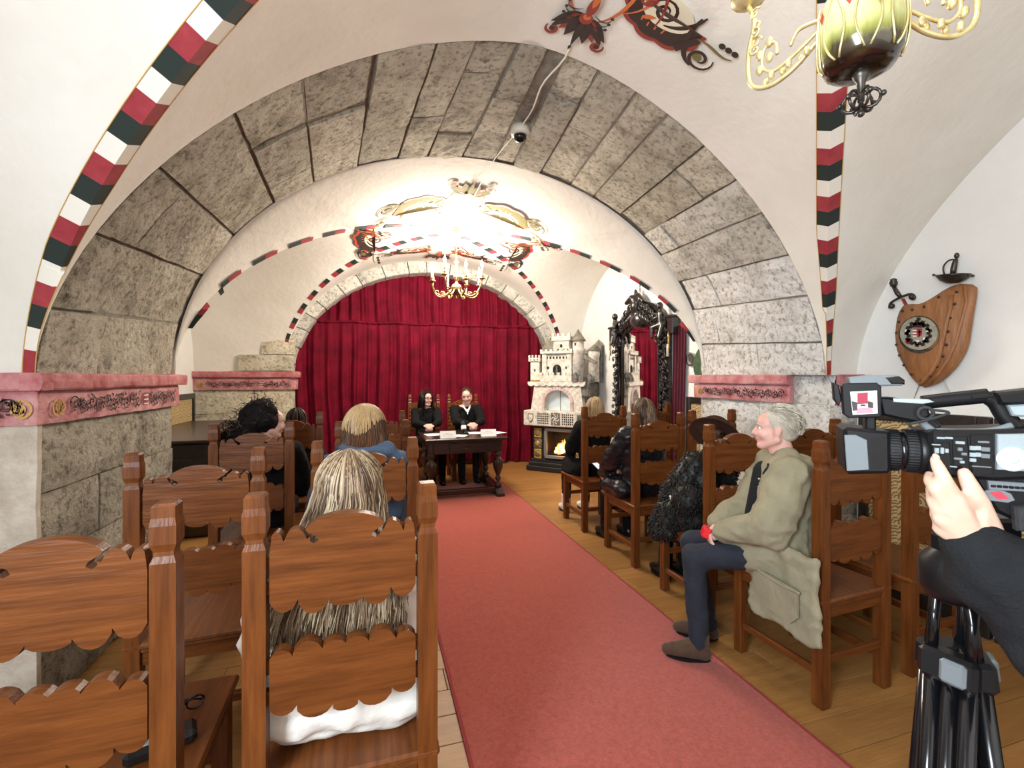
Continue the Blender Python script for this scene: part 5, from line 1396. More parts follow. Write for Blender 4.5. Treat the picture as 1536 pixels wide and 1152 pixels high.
# flip-out screen
sc_f=plate3([(1264,580),(1268,575),(1318,574),(1325,580),(1326,624),(1322,627),(1276,628),(1267,622)],-.016,-.032,bk,'screen_housing',None,.002)
plate3([(1277,588),(1318,586),(1319,621),(1281,623)],-.0318,-.0325,emit('screen_glow',(.55,.52,.50),.8),'screen',sc_f)
mb=MB()
def sq(pts,m):
    mb.add([(q2(*p)[0],-.0330-.0001*m,q2(*p)[1]) for p in pts],[tuple(range(len(pts)))],m)
sq([(1288,590),(1304,589),(1304,606),(1288,607)],0); sq([(1286,613),(1309,612),(1313,620),(1287,621)],1); sq([(1279,602),(1288,604),(1288,616),(1281,617)],2); sq([(1304,602),(1312,604),(1312,613),(1304,612)],2); sq([(1293,607),(1300,607),(1300,610),(1293,610)],2)
stuff(mb.build('screen_picture',[emit('screen_red',(.22,.01,.03),.8),emit('screen_rose',(.8,.16,.2),.9),emit('screen_dark',(.03,.02,.02),.5)],sc_f))
plate3([(1275,566),(1310,562),(1352,563),(1358,570),(1358,579),(1278,581)],.01,-.030,M['grey'],'light_shade',sc_f,.003)
plate3([(1330,566),(1352,564),(1361,570),(1361,577),(1340,577)],.012,-.032,bg,'shade_cap',sc_f,.003)
plate3([(1252,574),(1262,578),(1266,600),(1262,610),(1254,600)],.0,-.02,bk,'screen_arm',sc_f,.002)
x0,z0=q2(1312,634); mb=MB(); mb.box((x0,0,z0+.006),(.016,.03,.05),0,.003); mb.build('front_bracket',bk,t)
plate3([(1520,760),(1560,758),(1562,800),(1524,796)],-.034,-.05,M['rubber'],'hand_strap',None,.004)

tr=thing('tripod','black twin-tube camera tripod standing on the board floor','tripod',(VC[0],VC[1],0),-YAW)
AP=V(.112,.075,1.14)
mb=MB(); mb.box((.12,.035,1.225),(.09,.06,.05),0,.006); mb.box((.11,.06,1.185),(.07,.07,.04),0,.008); mb.build('camera_plate',bk,tr)
mb=MB(); mb.lathe([(.045,1.08),(.055,1.10),(.055,1.15),(.035,1.17),(.03,1.20)],(AP.x,AP.y,0),20); mb.build('bowl',bk,tr)
mb=MB(); mb.tube([(.15,.09,1.20),(.20,.16,1.15),(.24,.22,1.11)],.010,8); mb.build('pan_bar',bk,tr)
ft=V(.0,.015,0.0)
for k in range(3):
    a=k*2*PI/3; d=ft-V(AP.x,AP.y,0); R=Matrix.Rotation(a,3,'Z'); foot=V(AP.x,AP.y,0)+R@V(d.x,d.y,0); top=AP+V(*(R@V(d.x,d.y,0)))*.06
    top.z=1.12; foot.z=.02
    ax=(top-foot).normalized(); side=ax.cross(R@V(d.x,d.y,0).normalized()).normalized()
    at=lambda z:foot+(top-foot)*((z-foot.z)/(top.z-foot.z))
    mb=MB()
    for s in(-1,1): mb.tube([at(.93)+side*.029*s,top+side*.026*s],.0095,10)
    lg=mb.build('leg',bg,tr)
    mb=MB(); c=at(.955); out=side.cross(ax); Rm=Matrix((side,out,ax)).transposed()
    mb.box(c,(.086,.046,.055),0,.008,Rm); cl=mb.build('leg_clamp',M['black'],lg)
    mb=MB(); mb.box(c+out*.026*(1 if out.dot(V(0,-1,0))>0 else -1)+side*.012,(.038,.014,.042),0,.005,Rm); mb.build('clamp_lever',M['grey'],cl)
    mb=MB()
    for s in(-1,0,1): mb.tube([at(.12)+side*.026*s,at(.945)+side*.026*s],.0155,10)
    mb.build('lower_tubes',bg,lg)
    mb=MB(); mb.box(at(.66),(.090,.048,.06),0,.008,Rm); mb.build('leg_clamp',M['black'],lg)
    mb=MB(); mb.tube([foot,at(.14)],[.022,.028],10); mb.build('rubber_foot',M['rubber'],lg)

# ------------------------------------------------------------------ people
def ik(S,W,l1,l2,hint):
    d=W-S; L=min(d.length,(l1+l2)*.999); n=d.normalized()
    a=(l1*l1-l2*l2+L*L)/(2*L); h=math.sqrt(max(0,l1*l1-a*a)); hv=V(*hint); hv=hv-n*hv.dot(n); hv.normalize()
    return S+n*a+hv*h
def hand(mb,W,d,pn,th,k=1.,curl=.6):
    """palm and five curled fingers; d = reach direction, pn = palm-side normal, th = thumb side"""
    d=d.normalized(); th=(th-d*th.dot(d)).normalized(); pn=th.cross(d) if th.cross(d).dot(pn)>0 else d.cross(th)
    for i,o in enumerate((.026,.009,-.009,-.026)):
        m=W+d*.085*k+th*o*k; mb.cap(W+d*.012+th*o*.6*k,.017*k,m,.0125*k)
        L=(.040,.046,.043,.034)[i]*k; c=curl*(.8+.12*i)
        p=m; a=c
        for j in range(3):
            dr=(d*math.cos(a)+pn*math.sin(a)); q_=p+dr*L*(1,.7,.55)[j]; mb.cap(p,.0095*k*(1-.08*j),q_,.0088*k*(1-.1*j)); p=q_; a+=c*.9
    b=W+d*.025*k+th*.022*k; c_=b+(d*.6+th*.75+pn*.25).normalized()*.045*k; e=c_+(d*.9+th*.15+pn*.35).normalized()*.032*k
    mb.cap(b,.0155*k,c_,.0115*k); mb.cap(c_,.0115*k,e,.009*k)
def head_caps(mb,C,R,k=1.,neck=None,f=False):
    T=lambda x,y,z:C+R@(V(x,y,z)*k)
    E=lambda c,r:mb.ball(T(*c),tuple(q*k for q in r),18,12,0,R)
    E((0,-.018,.030),(.074,.094,.088)); E((0,.020,-.02),(.063,.070,.092)); E((0,.045,.03),(.060,.048,.055))
    for s in(-1,1):
        E((s*.036,.056,-.028),(.026,.030,.030)); mb.cap(T(s*.056,-.005,-.050),.024*k,T(s*.018,.062,-.092),.022*k)
        mb.cap(T(s*.014,.082,.022),.011*k,T(s*.044,.071,.022),.009*k)
        E((s*.073,-.008,-.008),(.010,.019,.031)); E((s*.077,-.014,.008),(.007,.015,.016)); E((s*.072,-.002,-.034),(.007,.008,.009))
        E((s*.013,.090,-.036),(.010,.011,.008))
    mb.cap(T(0,.084,.014),.010*k,T(0,.102,-.026),.0125*k); E((0,.105,-.029),(.0115,.012,.010))
    E((0,.080,-.056),(.024,.014,.007)); E((0,.079,-.067),(.020,.013,.007)); E((0,.070,-.094),(.024,.020,.018))
    if neck is not None: mb.cap(T(0,-.022,-.055),.052*k*(.9 if f else 1),neck,.060*k*(.88 if f else 1)); mb.cap(T(0,.01,-.075),.038*k,neck+V(0,.01,0),.05*k)
def face_parts(root,C,R,k=1.,brow=None,smile=True):
    T=lambda x,y,z:C+R@(V(x,y,z)*k)
    for s in(-1,1):
        mb=MB(); mb.ball(T(s*.030,.0735,.004),.0115*k,12,8); e=mb.build('eye',M['eye_white'],root)
        mb=MB(); mb.ball(T(s*.030,.0805,.004),.0062*k,10,6); mb.build('iris',M['eye'],e)
        mb=MB(); mb.tube([T(s*.014,.091,.021),T(s*.030,.089,.026),T(s*.047,.078,.020)],[.003*k,.0038*k,.002*k],6); mb.build('eyebrow',brow or M['h_brown'],root)
    mb=MB(); mb.tube([T(-.024,.081,-.055),T(-.012,.0925,-.0605),T(0,.0945,-.062),T(.012,.0925,-.0605),T(.024,.081,-.055)],[.002*k,.0042*k,.0048*k,.0042*k,.002*k],6); m=mb.build('mouth',M['lip'],root)
    if smile:
        mb=MB(); mb.tube([T(-.015,.0925,-.0600),T(0,.0985,-.0615),T(.015,.0925,-.0600)],.0022*k,6); mb.build('teeth',M['eye_white'],m)
def strands(seed,n,path,wr,mats,name,root,sides=4,dist=None):
    q=random.Random(seed); mb=MB(); nm=len(mats)
    for i in range(n):
        P=path(q,i)
        if not P: continue
        w=q.uniform(*wr); k=len(P)
        m=min(nm-1,int(q.random()*nm)) if dist is None else dist(q,i,P)
        mb.tube(P,[w*(.35+.65*math.sin(PI*min(1,(j+.7)/(k*.62)) if j<k*.35 else PI*(.5+.5*(j/k-.3)/.75))) for j in range(k)],sides,m,False,True,.55)
    return stuff(mb.build(name,mats,root))
def mane(root,C,R,k,zend,mats,n=300,amax=2.0,flare=.25,back=-.17,seed=1,wave=.006,wr=(.004,.007),volume=1.,endj=.03,dist=None,front_y=.06,sideway=0):
    """long hair falling from a crown parting over the shoulders"""
    rx,ry,rz=.088*k*volume,.107*k*volume,.112*k
    T=lambda x,y,z:C+R@V(x,y,z)
    def surf(a,th,e=0): return T((rx+e)*math.sin(th)*math.sin(a),-.012-(ry+e)*math.sin(th)*math.cos(a),.012+(rz+e)*math.cos(th))
    b=MB()
    b.ball(T(0,-.022,.016),(rx*.97,ry*.93,rz*.98),18,12,0,R)
    zb=zend+endj
    zmid=C.z-.06
    for i in range(9):
        a=-amax*.62+amax*1.24*i/8; p=surf(a,1.5); p2=V(C.x+(p.x-C.x)*(1+flare)*.8+sideway,0,zb); 
        ca=math.cos(a); yb=C.y+back if ca>.25 else C.y+back+(front_y-back)*min(1,(.25-ca)/.9)
        p2.y=yb+(.028 if ca>.25 else 0); pm=(C+(p-C)*.86+p2)/2
        b.cap(C+(p-C)*.76,.020*k,pm,.015*k); b.cap(pm,.015*k,p2,.009*k)
    part(remesh(b,.012,3),'hair',mats[min(1,len(mats)-1)],root)
    def path(q,i):
        a=q.uniform(-amax,amax); th0=q.uniform(.05,.45); e=q.uniform(.0,.008); P=[]
        for j in range(7): th=th0+(1.62-th0)*j/6; P.append(surf(a*(.55+.45*j/6) if th0<.3 else a,th,e))
        p=P[-1]; ze=zend+q.uniform(0,endj*2); L=p.z-ze; ca=math.cos(a)
        yb=(C.y+back-.012 if ca>.1 else C.y+back+(front_y-back)*min(1,(.1-ca)/.9)); ph=q.random()*6; fx=(1+flare*q.uniform(.6,1.15)); N=max(3,int(L/.035))
        for j in range(1,N+1):
            u=j/N; s=u*u*(3-2*u)
            P.append(V(C.x+(p.x-C.x)*(1+(fx-1)*s)+sideway*s+wave*math.sin(ph+u*9)+.002*q.uniform(-1,1), p.y+(yb-p.y)*min(1,s*1.3)+wave*.5*math.cos(ph+u*8), p.z-L*u))
        return P
    return strands(seed,n,path,wr,mats,'hair_strands',root,4,dist)
def crop(root,C,R,k,mats,seed=1,n=260,ln=(.03,.06),thick=.006,front=.35,base_scale=1.,wr=(.0025,.0045)):
    """short hair: close cap plus combed locks"""
    T=lambda x,y,z:C+R@(V(x,y,z)*k)
    b=MB(); b.ball(T(0,-.030,.042),(.080*k*base_scale,.093*k*base_scale,.086*k*base_scale),18,12,0,R); b.ball(T(0,-.052,-.005),(.070*k,.062*k,.062*k),14,10,0,R)
    for s in(-1,1): b.cap(T(s*.066,.000,.045),.016*k,T(s*.070,.006,.012),.008*k)
    part(remesh(b,.008,2),'hair',mats[0],root)
    def path(q,i):
        while True:
            a=q.uniform(-PI,PI); th=q.uniform(0.05,2.0)
            x,y,z=math.sin(th)*math.sin(a),-math.sin(th)*math.cos(a),math.cos(th)
            if y>front and z<.62: continue
            if y>.0 and z<.18: continue
            break
        L=q.uniform(*ln)*k; P=[]
        for j in range(5):
            t_=j/4; dth=t_*L/(.09*k); yy=y-dth*.55; zz=z-dth*.55*max(0,1-z) ; xx=x+q.uniform(-.06,.06)
            v=V(xx,yy,zz).normalized(); e=1+thick/.09*(1+.8*math.sin(PI*t_))
            P.append(T(v.x*.080*e,-.028+v.y*.094*e,.038+v.z*.088*e))
        return P
    strands(seed,n,path,wr,mats,'hair_strands',root)
def seatfit(me):
    # cloth lies on the seat board and against the chair back instead of sinking in
    for v in me.vertices:
        c=v.co
        if abs(c.x)<.255 and -.26<c.y<.31 and .40<c.z<.4935: c.z=.4935
        if c.z>.44 and c.y<-.182: c.y=-.182+(c.y+.182)*.02
    me.update()
def person(label,loc,rotz,SH=.86,seat=.492,f=False,lean=0.,yaw=0.,pitch=0.,roll=0.,hands=None,coat=None,trou=None,shoe=None,skin=None,puff=.03,quilt=0.,vox=.010,hx=0.,knee_dx=0.,coat_extra=None,feet=None,hem=None,wide=1.,collar=.0,legs=True,back=-.055,curl=.7,grp=None,knees=None,coat_name='coat',face=True,smile=False,brow=None,elb=.8,fit=True,fold=.0,sdrop=0.):
    root=thing('person',label,'person',loc,rotz,grp)
    k=SH/.87; top=seat+SH; sw=(.165 if f else .188)*k; skin=skin or M['skin']
    sh_z=top-.335*k-sdrop; y0=back
    neck=V(hx*.6,y0+lean*.9,top-.27*k); HC=V(hx,y0+.03+lean,top-.125*k)
    R=Matrix.Rotation(yaw,3,'Z')@Matrix.Rotation(-pitch,3,'X')@Matrix.Rotation(roll,3,'Y')
    chest=V(hx*.4,y0+lean*.62,sh_z-.13*k); belly=V(0,y0+.02+lean*.25,seat+.22*k); pel=V(0,y0+.05,seat+.10)
    S=[V(-sw+hx*.5,y0+lean*.85,sh_z),V(sw+hx*.5,y0+lean*.85,sh_z)]
    hands=hands or [(-.10,.30,seat+.17),(.10,.30,seat+.17)]; Wr=[V(*h) for h in hands]
    El=[ik(S[i],Wr[i],.285*k,.255*k,((1 if i else -1)*elb,-.5,-.6)) for i in(0,1)]
    Hp=[V(-.092*k,y0+.07,seat+.085),V(.092*k,y0+.07,seat+.085)]
    Kn=[V(-.115-knee_dx,y0+.44,seat+.055),V(.115+knee_dx,y0+.44,seat+.055)] if knees is None else [V(*p) for p in knees]
    An=[V(p.x,p.y+.02,.085) for p in Kn] if feet is None else [V(*p[0]) for p in feet]
    Td=[V(0,1,0)]*2 if feet is None else [V(*p[1]).normalized() for p in feet]
    # body: one continuous skin
    b=MB(); head_caps(b,HC,R,k,neck,f)
    b.ball(chest,(.150*k,.098*k,.19*k)); b.ball(belly,(.135*k,.100*k,.16*k)); b.ball(pel,(.155*k,.115,.11)); b.cap(neck,.055*k,chest,.09*k)
    for i in(0,1):
        b.cap(neck+V(0,0,-.02),.045*k,S[i],.052*k); b.cap(S[i],.052*k,El[i],.040*k); b.cap(El[i],.040*k,Wr[i],.026*k)
        d=(Wr[i]-El[i]).normalized(); inw=V(1 if i==0 else -1,0,0)
        hand(b,Wr[i],d+V(0,0,-.15)+inw*.25,V(0,0,-1),inw+V(0,.1,.35),k,curl)
        b.cap(Hp[i],.078*k,Kn[i],.056*k); b.cap(Kn[i],.055*k,An[i],.038*k); b.cap(An[i],.032,An[i]+Td[i]*.11+V(0,0,-.048),.020)
    me=remesh(b,vox,1); seatfit(me) if fit else None; part(me,'body',skin,root)
    # coat
    if coat:
        b=MB(); p=puff
        b.ball(chest,((.155*k+p)*wide,.105*k+p*.8,.20*k+p)); b.ball(belly,((.145*k+p*1.2)*wide,.110*k+p,.17*k+p)); b.ball(pel,((.165*k+p)*wide,.125+p*.6,.125))
        b.cap(neck+V(0,0,-.06*k),.07*k+p*.4,chest,.115*k+p*.7)
        if collar: 
            for j in range(10):
                a=2*PI*j/10; a2=2*PI*(j+1)/10; c_=neck+V(0,0,-.02*k); r_=.062*k
                b.cap(c_+V(r_*math.cos(a),r_*math.sin(a)*.95,-.01),collar,c_+V(r_*math.cos(a2),r_*math.sin(a2)*.95,-.01),collar)
        for i in(0,1):
            b.cap(neck+V(0,0,-.05*k),.05*k+p*.4,S[i],.058*k+p*.6); b.cap(S[i],.060*k+p*.8,El[i],.050*k+p); d=(Wr[i]-El[i]).normalized()
            b.cap(El[i],.050*k+p,Wr[i]-d*.005,.034*k+p*.55)
        for e in (coat_extra or []): b.cap(*e)
        def disp(c):
            w=mnoise.noise(c*9)*.010*(1+p*8)+fold*abs(mnoise.noise(V(c.x*8+c.z*5,c.y*8,c.z*9-c.x*4)))+mnoise.noise(V(c.x*22,c.y*22,c.z*34))*.0045
            if quilt: w+=quilt*(abs(math.sin(c.z*PI/.075))**.5-.6)
            return w
        me=remesh(b,.0125,3,disp); seatfit(me) if fit else None; part(me,coat_name,coat,root)
    if legs:
        b=MB(); b.ball(pel+V(0,0,-.01),(.165*k,.125,.105))
        for i in(0,1):
            b.cap(Hp[i],.090*k,Kn[i],.068*k); b.cap(Kn[i],.067*k,An[i]+V(0,0,.0),.052)
        me=remesh(b,.0135,2,lambda c:mnoise.noise(c*14)*.006+mnoise.noise(V(c.x*30,c.y*30,c.z*45))*.003); seatfit(me) if fit else None; part(me,'trousers',trou,root)
        for i in(0,1):
            b=MB(); A=An[i]; d=Td[i]
            b.cap(A+V(0,0,.045),.050,A+V(0,0,-.04),.046); b.cap(A+V(0,0,-.01),.047,A+V(0,0,-.045)+d*.10,.040); b.cap(A+V(0,0,-.045)-d*.02,.042,A+V(0,0,-.05)+d*.13,.038); b.cap(A+V(0,0,-.05)+d*.09,.040,A+V(0,0,-.054)+d*.165,.029)
            me=remesh(b,.009,2); 
            for v in me.vertices:
                if v.co.z<.004: v.co.z=.004
            sh=part(me,'shoe',shoe,root)
            b=MB(); sd=V(-d.y,d.x,0)
            pts=[]
            for j in range(20):
                a=2*PI*j/20; u=.055+.105*math.cos(a); w_=(.046 if u>.05 else .040)*math.sin(a); pts.append((u*1.08,w_*1.05))
            b.prism(pts,.014,((A.x,A.y,.001),tuple(d),tuple(sd),(0,0,1))); b.build('sole',M['black'],sh)
    if face: face_parts(root,HC,R,k,brow,smile)
    return root,HC,R,k,dict(S=S,E=El,W=Wr,neck=neck,chest=chest,belly=belly,pel=pel,Kn=Kn,An=An,top=top)
def cl(k): o=CHO[k]; return tuple(o.location),o.rotation_euler.z

# --- blonde in white quilted jacket, nearest aisle chair on the left
loc,rz=cl('A1')
p,HC,R,k,J=person('person with long ash-blonde hair and white quilted jacket in the nearest left aisle chair',loc,rz,SH=.775,f=True,yaw=-.05,elb=.12,hands=[(-.08,.30,.64),(.08,.30,.64)],coat=M['white_quilt'],trou=M['jeans'],shoe=M['leather'],puff=.036,quilt=.010,fold=-.022,back=.015,wide=1.06,sdrop=.045,coat_name='jacket',coat_extra=[(V(-.15,-.02,.58),.09,V(.15,-.02,.58),.09),(V(-.15,-.10,.57),.085,V(.17,-.10,.57),.085),(V(-.20,.03,.92),.07,V(-.245,.05,.72),.075),(V(-.17,.0,.70),.08,V(-.12,-.02,.86),.09),(V(.17,.0,.70),.08,V(.12,-.02,.86),.09)])
def blond_dist(q,i,P):
    x=q.random(); z=abs(P[-1].x-HC.x)
    return 1 if x<.20+z*1.4 else (2 if x>.68 else 0)
mane(p,HC,R,k,.735,[M['h_blond1'],M['h_blond2'],M['h_blond3']],n=900,amax=1.95,flare=1.0,back=-.165,seed=4,wave=.008,wr=(.0022,.0042),volume=1.2,endj=.05,dist=blond_dist,sideway=-.045)
# --- woman in denim jacket
loc,rz=cl('A2')
p,HC,R,k,J=person('person with bobbed golden and auburn hair in a blue denim jacket, seen from behind',(loc[0]+.0,loc[1],0),rz,SH=.855,f=True,yaw=-.35,pitch=.1,coat=M['denim'],trou=M['jeans'],shoe=M['leather'],puff=.045,back=-.02,collar=.036,wide=1.05,coat_extra=[(V(-.17,-.05,1.07),.06,V(.17,-.05,1.07),.06),(V(-.10,-.07,1.13),.052,V(.10,-.07,1.13),.052)],coat_name='jacket')
def bob_dist(q,i,P): 
    return 0 if (P[0].z>HC.z+.085*k and q.random()<.75) else (1 if q.random()<.8 else 2)
mane(p,HC,R,k,J['neck'].z-.02,[M['h_gold'],M['h_auburn'],M['h_brown']],n=760,amax=2.1,flare=.22,back=-.10,seed=9,wave=.004,wr=(.003,.005),volume=1.1,endj=.02,dist=lambda q,i,P:1 if i%3 else 2)
def cap_path(q,i):
    a=q.uniform(-2.6,2.2); P=[]; th0=q.uniform(.05,.3); L=q.uniform(.85,1.75)+.25*max(0,-a)/2
    for j in range(8):
        th=th0+(L-th0+.35*math.sin(a*3+1)*.5-.25*max(0,a))*j/7; e=.008+.004*q.random()
        P.append(HC+R@V((.097*k+e)*math.sin(th)*math.sin(a),-.014-(.118*k+e)*math.sin(th)*math.cos(a),.014+(.114*k+e)*math.cos(th)))
    return P
strands(10,900,cap_path,(.0022,.0038),[M['h_gold'],M['h_blond2'],M['h_gold']],'blond_top_layer',p)
# --- curly black hair
loc,rz=cl('B3')
p,HC,R,k,J=person('person with big curly black hair turned to the right, pale scarf at the neck',(loc[0]+.03,loc[1],0),rz,SH=.815,f=True,yaw=-1.15,pitch=.1,hx=.02,knee_dx=-.03,coat=M['black_cloth'],trou=M['black_cloth'],shoe=M['leather'],puff=.03,back=-.02)
q=random.Random(3); b=MB()
for i in range(80):
    a=q.uniform(-1.75,1.75); th=q.uniform(.1,1.75)
    c=HC+R@V(.085*k*math.sin(th)*math.sin(a)*1.15,-.03-.105*k*math.sin(th)*math.cos(a)*1.25,.02+.105*k*math.cos(th)); b.ball(c,q.uniform(.030,.046))
for i in range(60):
    u=q.random(); b.ball(HC+V(-.05-.20*u,q.uniform(-.07,.04)-.04,.05-.17*u+q.uniform(-.05,.04)),q.uniform(.04,.06)*(1-.25*u))
b.ball(HC+R@V(0,-.02,.02),(.09*k,.105*k,.108*k))
part(remesh(b,.012,1),'hair',M['h_black'],p)
def curlp(q,i):
    if i%2: 
        a=q.uniform(-1.8,1.8); th=q.uniform(.1,1.8); c=HC+R@V(.118*k*math.sin(th)*math.sin(a),-.035-.15*k*math.sin(th)*math.cos(a),.02+.138*k*math.cos(th))
    else: c=HC+V(-.08-.19*q.random(),q.uniform(-.13,.05)-.02,.03-.17*q.random())
    ph=q.random()*6; r_=q.uniform(.006,.012); d=V(q.uniform(-1,1),q.uniform(-1,1),q.uniform(-1.2,.4)).normalized()
    u=d.orthogonal().normalized(); w=d.cross(u); return [c+d*.008*j+(u*math.cos(ph+j*1.1)+w*math.sin(ph+j*1.1))*r_ for j in range(10)]
strands(31,420,curlp,(.0022,.0036),[M['h_black'],M['h_brown'],M['h_black']],'curls',p)
b=MB()
for j in range(12):
    a=2*PI*j/12;a2=2*PI*(j+1)/12; n_=J['neck']+V(0,0,.0); b.cap(n_+V(.07*math.cos(a),.065*math.sin(a),-.03+.012*math.sin(a)),.024,n_+V(.07*math.cos(a2),.065*math.sin(a2),-.03+.012*math.sin(a2)),.024)
part(remesh(b,.009,2,lambda c:mnoise.noise(c*40)*.006),'scarf',M['grey_scarf'],p)
# --- dark head by the far left jamb
loc,rz=cl('B4')
p,HC,R,k,J=person('person with smooth dark hair in dim light before the far left jamb',loc,rz,SH=.735,f=True,yaw=.25,pitch=.1,coat=M['charcoal'],trou=M['black_cloth'],shoe=M['leather'],puff=.03,back=-.02,collar=.024)
mane(p,HC,R,k,J['neck'].z-.0,[M['h_black'],M['h_brown']],n=260,amax=2.0,flare=.1,back=-.11,seed=12,wave=.003,wr=(.003,.005),endj=.02)
# --- panel woman
p,HC,R,k,J=person('person with long black hair and glasses smiling behind the table',(.735,6.80,.009),PI,SH=.80,f=True,yaw=.45,pitch=.05,knees=[(-.19,.375,.535),(-.05,.375,.535)],feet=[((-.19,.36,.085),(0,1,0)),((-.055,.36,.085),(0,1,0))],hands=[(-.05,.48,.832),(.07,.48,.832)],lean=.12,coat=M['black_cloth'],trou=M['black_cloth'],shoe=M['leather'],puff=.015,collar=.022,vox=.008,smile=True,brow=M['h_black'],coat_name='jumper',skin=M['skin_pink'])
mane(p,HC,R,k,J['neck'].z-.13,[M['h_black'],M['h_black'],M['h_brown']],n=340,amax=2.35,flare=.25,back=-.08,seed=15,wave=.006,wr=(.003,.005),front_y=.05,volume=1.08,endj=.04)
T=lambda x,y,z:HC+R@(V(x,y,z)*k)
mb=MB()
for s in(-1,1):
    mb.tube([T(s*.032+.024*math.cos(a),.104-.004*abs(math.cos(a)),.002+.019*math.sin(a)) for a in[2*PI*i/16 for i in range(17)]],.0028,6); mb.tube([T(s*.055,.098,.006),T(s*.076,.04,.008),T(s*.078,-.01,.006)],.0025,6)
mb.tube([T(-.009,.106,.004),T(.009,.106,.004)],.0028,6); lab(mb.build('eyeglasses',M['black_gloss'],p),'black-rimmed glasses')
# --- panel man
p,HC,R,k,J=person('person with short brown hair and white collar laughing behind the table',(1.32,6.80,.009),PI,SH=.835,yaw=-.28,pitch=.28,roll=.10,knees=[(-.09,.375,.535),(.12,.375,.535)],feet=[((-.09,.36,.085),(0,1,0)),((.12,.36,.085),(0,1,0))],hands=[(-.07,.50,.832),(.06,.50,.832)],lean=.14,coat=M['black_cloth'],trou=M['charcoal'],shoe=M['leather'],puff=.018,vox=.008,smile=True,coat_name='jumper',skin=M['skin_pink'])
crop(p,HC,R,k,[M['h_brown'],M['h_black'],M['h_brown']],seed=17,n=200,ln=(.02,.035),thick=.003)
b=MB(); n_=J['neck']
for s in(-1,1):
    b.cap(n_+V(s*.055,-.02,.0),.016,n_+V(s*.045,.05,-.02),.015); b.cap(n_+V(s*.045,.05,-.02),.015,n_+V(s*.012,.105,-.085),.011)
b.cap(n_+V(-.05,-.03,.0),.015,n_+V(.05,-.03,.0),.015); b.cap(n_+V(0,.095,-.06),.012,n_+V(0,.118,-.12),.010)
part(remesh(b,.007,1),'shirt_collar',M['white'],p)
# --- blonde at the right, front row
loc,rz=cl('C4')
p,HC,R,k,J=person('person with straight blonde hair, black coat and white boots facing the castle stove',loc,rz,SH=.80,f=True,yaw=.35,coat=M['black_cloth'],trou=M['leather'],shoe=M['white_leather'],puff=.03,back=-.02,hands=[(-.12,.32,.66),(.08,.32,.66)],coat_extra=[(V(-.13,.05,.55),.10,V(-.13,.33,.56),.085),(V(.13,.05,.55),.10,V(.13,.33,.56),.085),(V(-.19,.1,.52),.05,V(-.19,.30,.50),.045)])
mane(p,HC,R,k,J['neck'].z-.045,[M['h_gold'],M['h_blond2'],M['h_blond1']],n=330,amax=2.1,flare=.12,back=-.10,seed=19,wave=.003,wr=(.003,.005),endj=.02)
b=MB()
for i in(0,1): b.cap(J['An'][i]+V(0,0,-.02),.052,J['An'][i]+V(0,0,.11),.056)
part(remesh(b,.01,2),'boot_shaft',M['white_leather'],p)
# --- long brown hair with phone
loc,rz=cl('C3')
p,HC,R,k,J=person('person with long dark hair and black quilted jacket holding a phone on the lap',loc,rz,SH=.825,f=True,yaw=.10,coat=M['black_quilt'],trou=M['black_cloth'],shoe=M['leather'],puff=.045,quilt=.010,back=-.02,hands=[(-.19,.33,.64),(.05,.33,.66)],coat_name='jacket',coat_extra=[(V(-.19,.0,.56),.085,V(-.19,.22,.55),.08)])
mane(p,HC,R,k,J['neck'].z-.14,[M['h_brown'],M['h_lbrown'],M['h_brown']],n=420,amax=2.0,flare=.3,back=-.14,seed=23,wave=.004,wr=(.003,.005),endj=.04)
ph=thing('phone','dark phone with a bright screen on the lap of the long-haired quilted jacket wearer','phone',(loc[0]-.20,loc[1]+.405,.662),.3)
mb=MB(); Rp=Matrix.Rotation(.5,3,'X'); mb.box((0,0,0),(.075,.15,.009),0,.003,Rp); mb.build('case',M['black_gloss'],ph)
mb=MB(); mb.box(V(0,-.00,.0048),(.066,.135,.001),0,0,Rp); mb.build('screen',emit('phone_screen',(.6,.62,.65),.6),ph)
# --- person in black fur and brown hat
loc,rz=cl('C2')
p,HC,R,k,J=person('person in a curly black fur coat and wide brown felt hat on the right',loc,rz,SH=.66,f=True,yaw=.2,pitch=.25,lean=.10,hx=.12,knees=[(-.085,.375,.55),(.085,.375,.55)],coat=M['fur'],trou=M['black_cloth'],shoe=M['leather'],puff=.055,back=.0,coat_name='fur_coat',hands=[(-.14,.30,.62),(.08,.30,.62)],coat_extra=[(V(-.16,.02,.56),.12,V(-.17,.16,.53),.10),(V(.14,.02,.56),.11,V(.14,.2,.54),.10),(V(-.305,.06,.46),.05,V(-.305,.20,.44),.05),(V(-.24,.08,.60),.07,V(-.30,.10,.50),.055),(V(-.24,.18,.58),.06,V(-.30,.20,.48),.05),(V(-.2,-.02,.70),.10,V(-.17,.06,.55),.11)])
crop(p,HC,R,k,[M['h_brown'],M['h_black']],seed=3,n=60)
fc=[c for c in p.children if c.name.startswith('fur_coat')][0]; vv=fc.data.vertices; q=random.Random(6); mb=MB()
for i in range(3600):
    v=vv[q.randrange(len(vv))]; c=v.co.copy()
    if abs(c.x)<.27 and -.26<c.y<.32 and c.z<.515: continue
    if c.y<-.165: continue
    n_=v.normal.copy(); n_=v.normal.copy(); d=(n_*.8+V(q.uniform(-1,1),q.uniform(-1,1),q.uniform(-1.4,.4))*.8).normalized(); u=d.orthogonal().normalized()
    L=q.uniform(.014,.03); mb.tube([c,c+d*L*.5+u*.004,c+d*L*.85+n_*-.004+u*.012,c+d*L*.7+u*.018],[.0045,.004,.0028,.0008],4,0,False)
stuff(mb.build('fur_tufts',M['fur'],fc))
T=lambda x,y,z:HC+R@(V(x,y,z)*k)
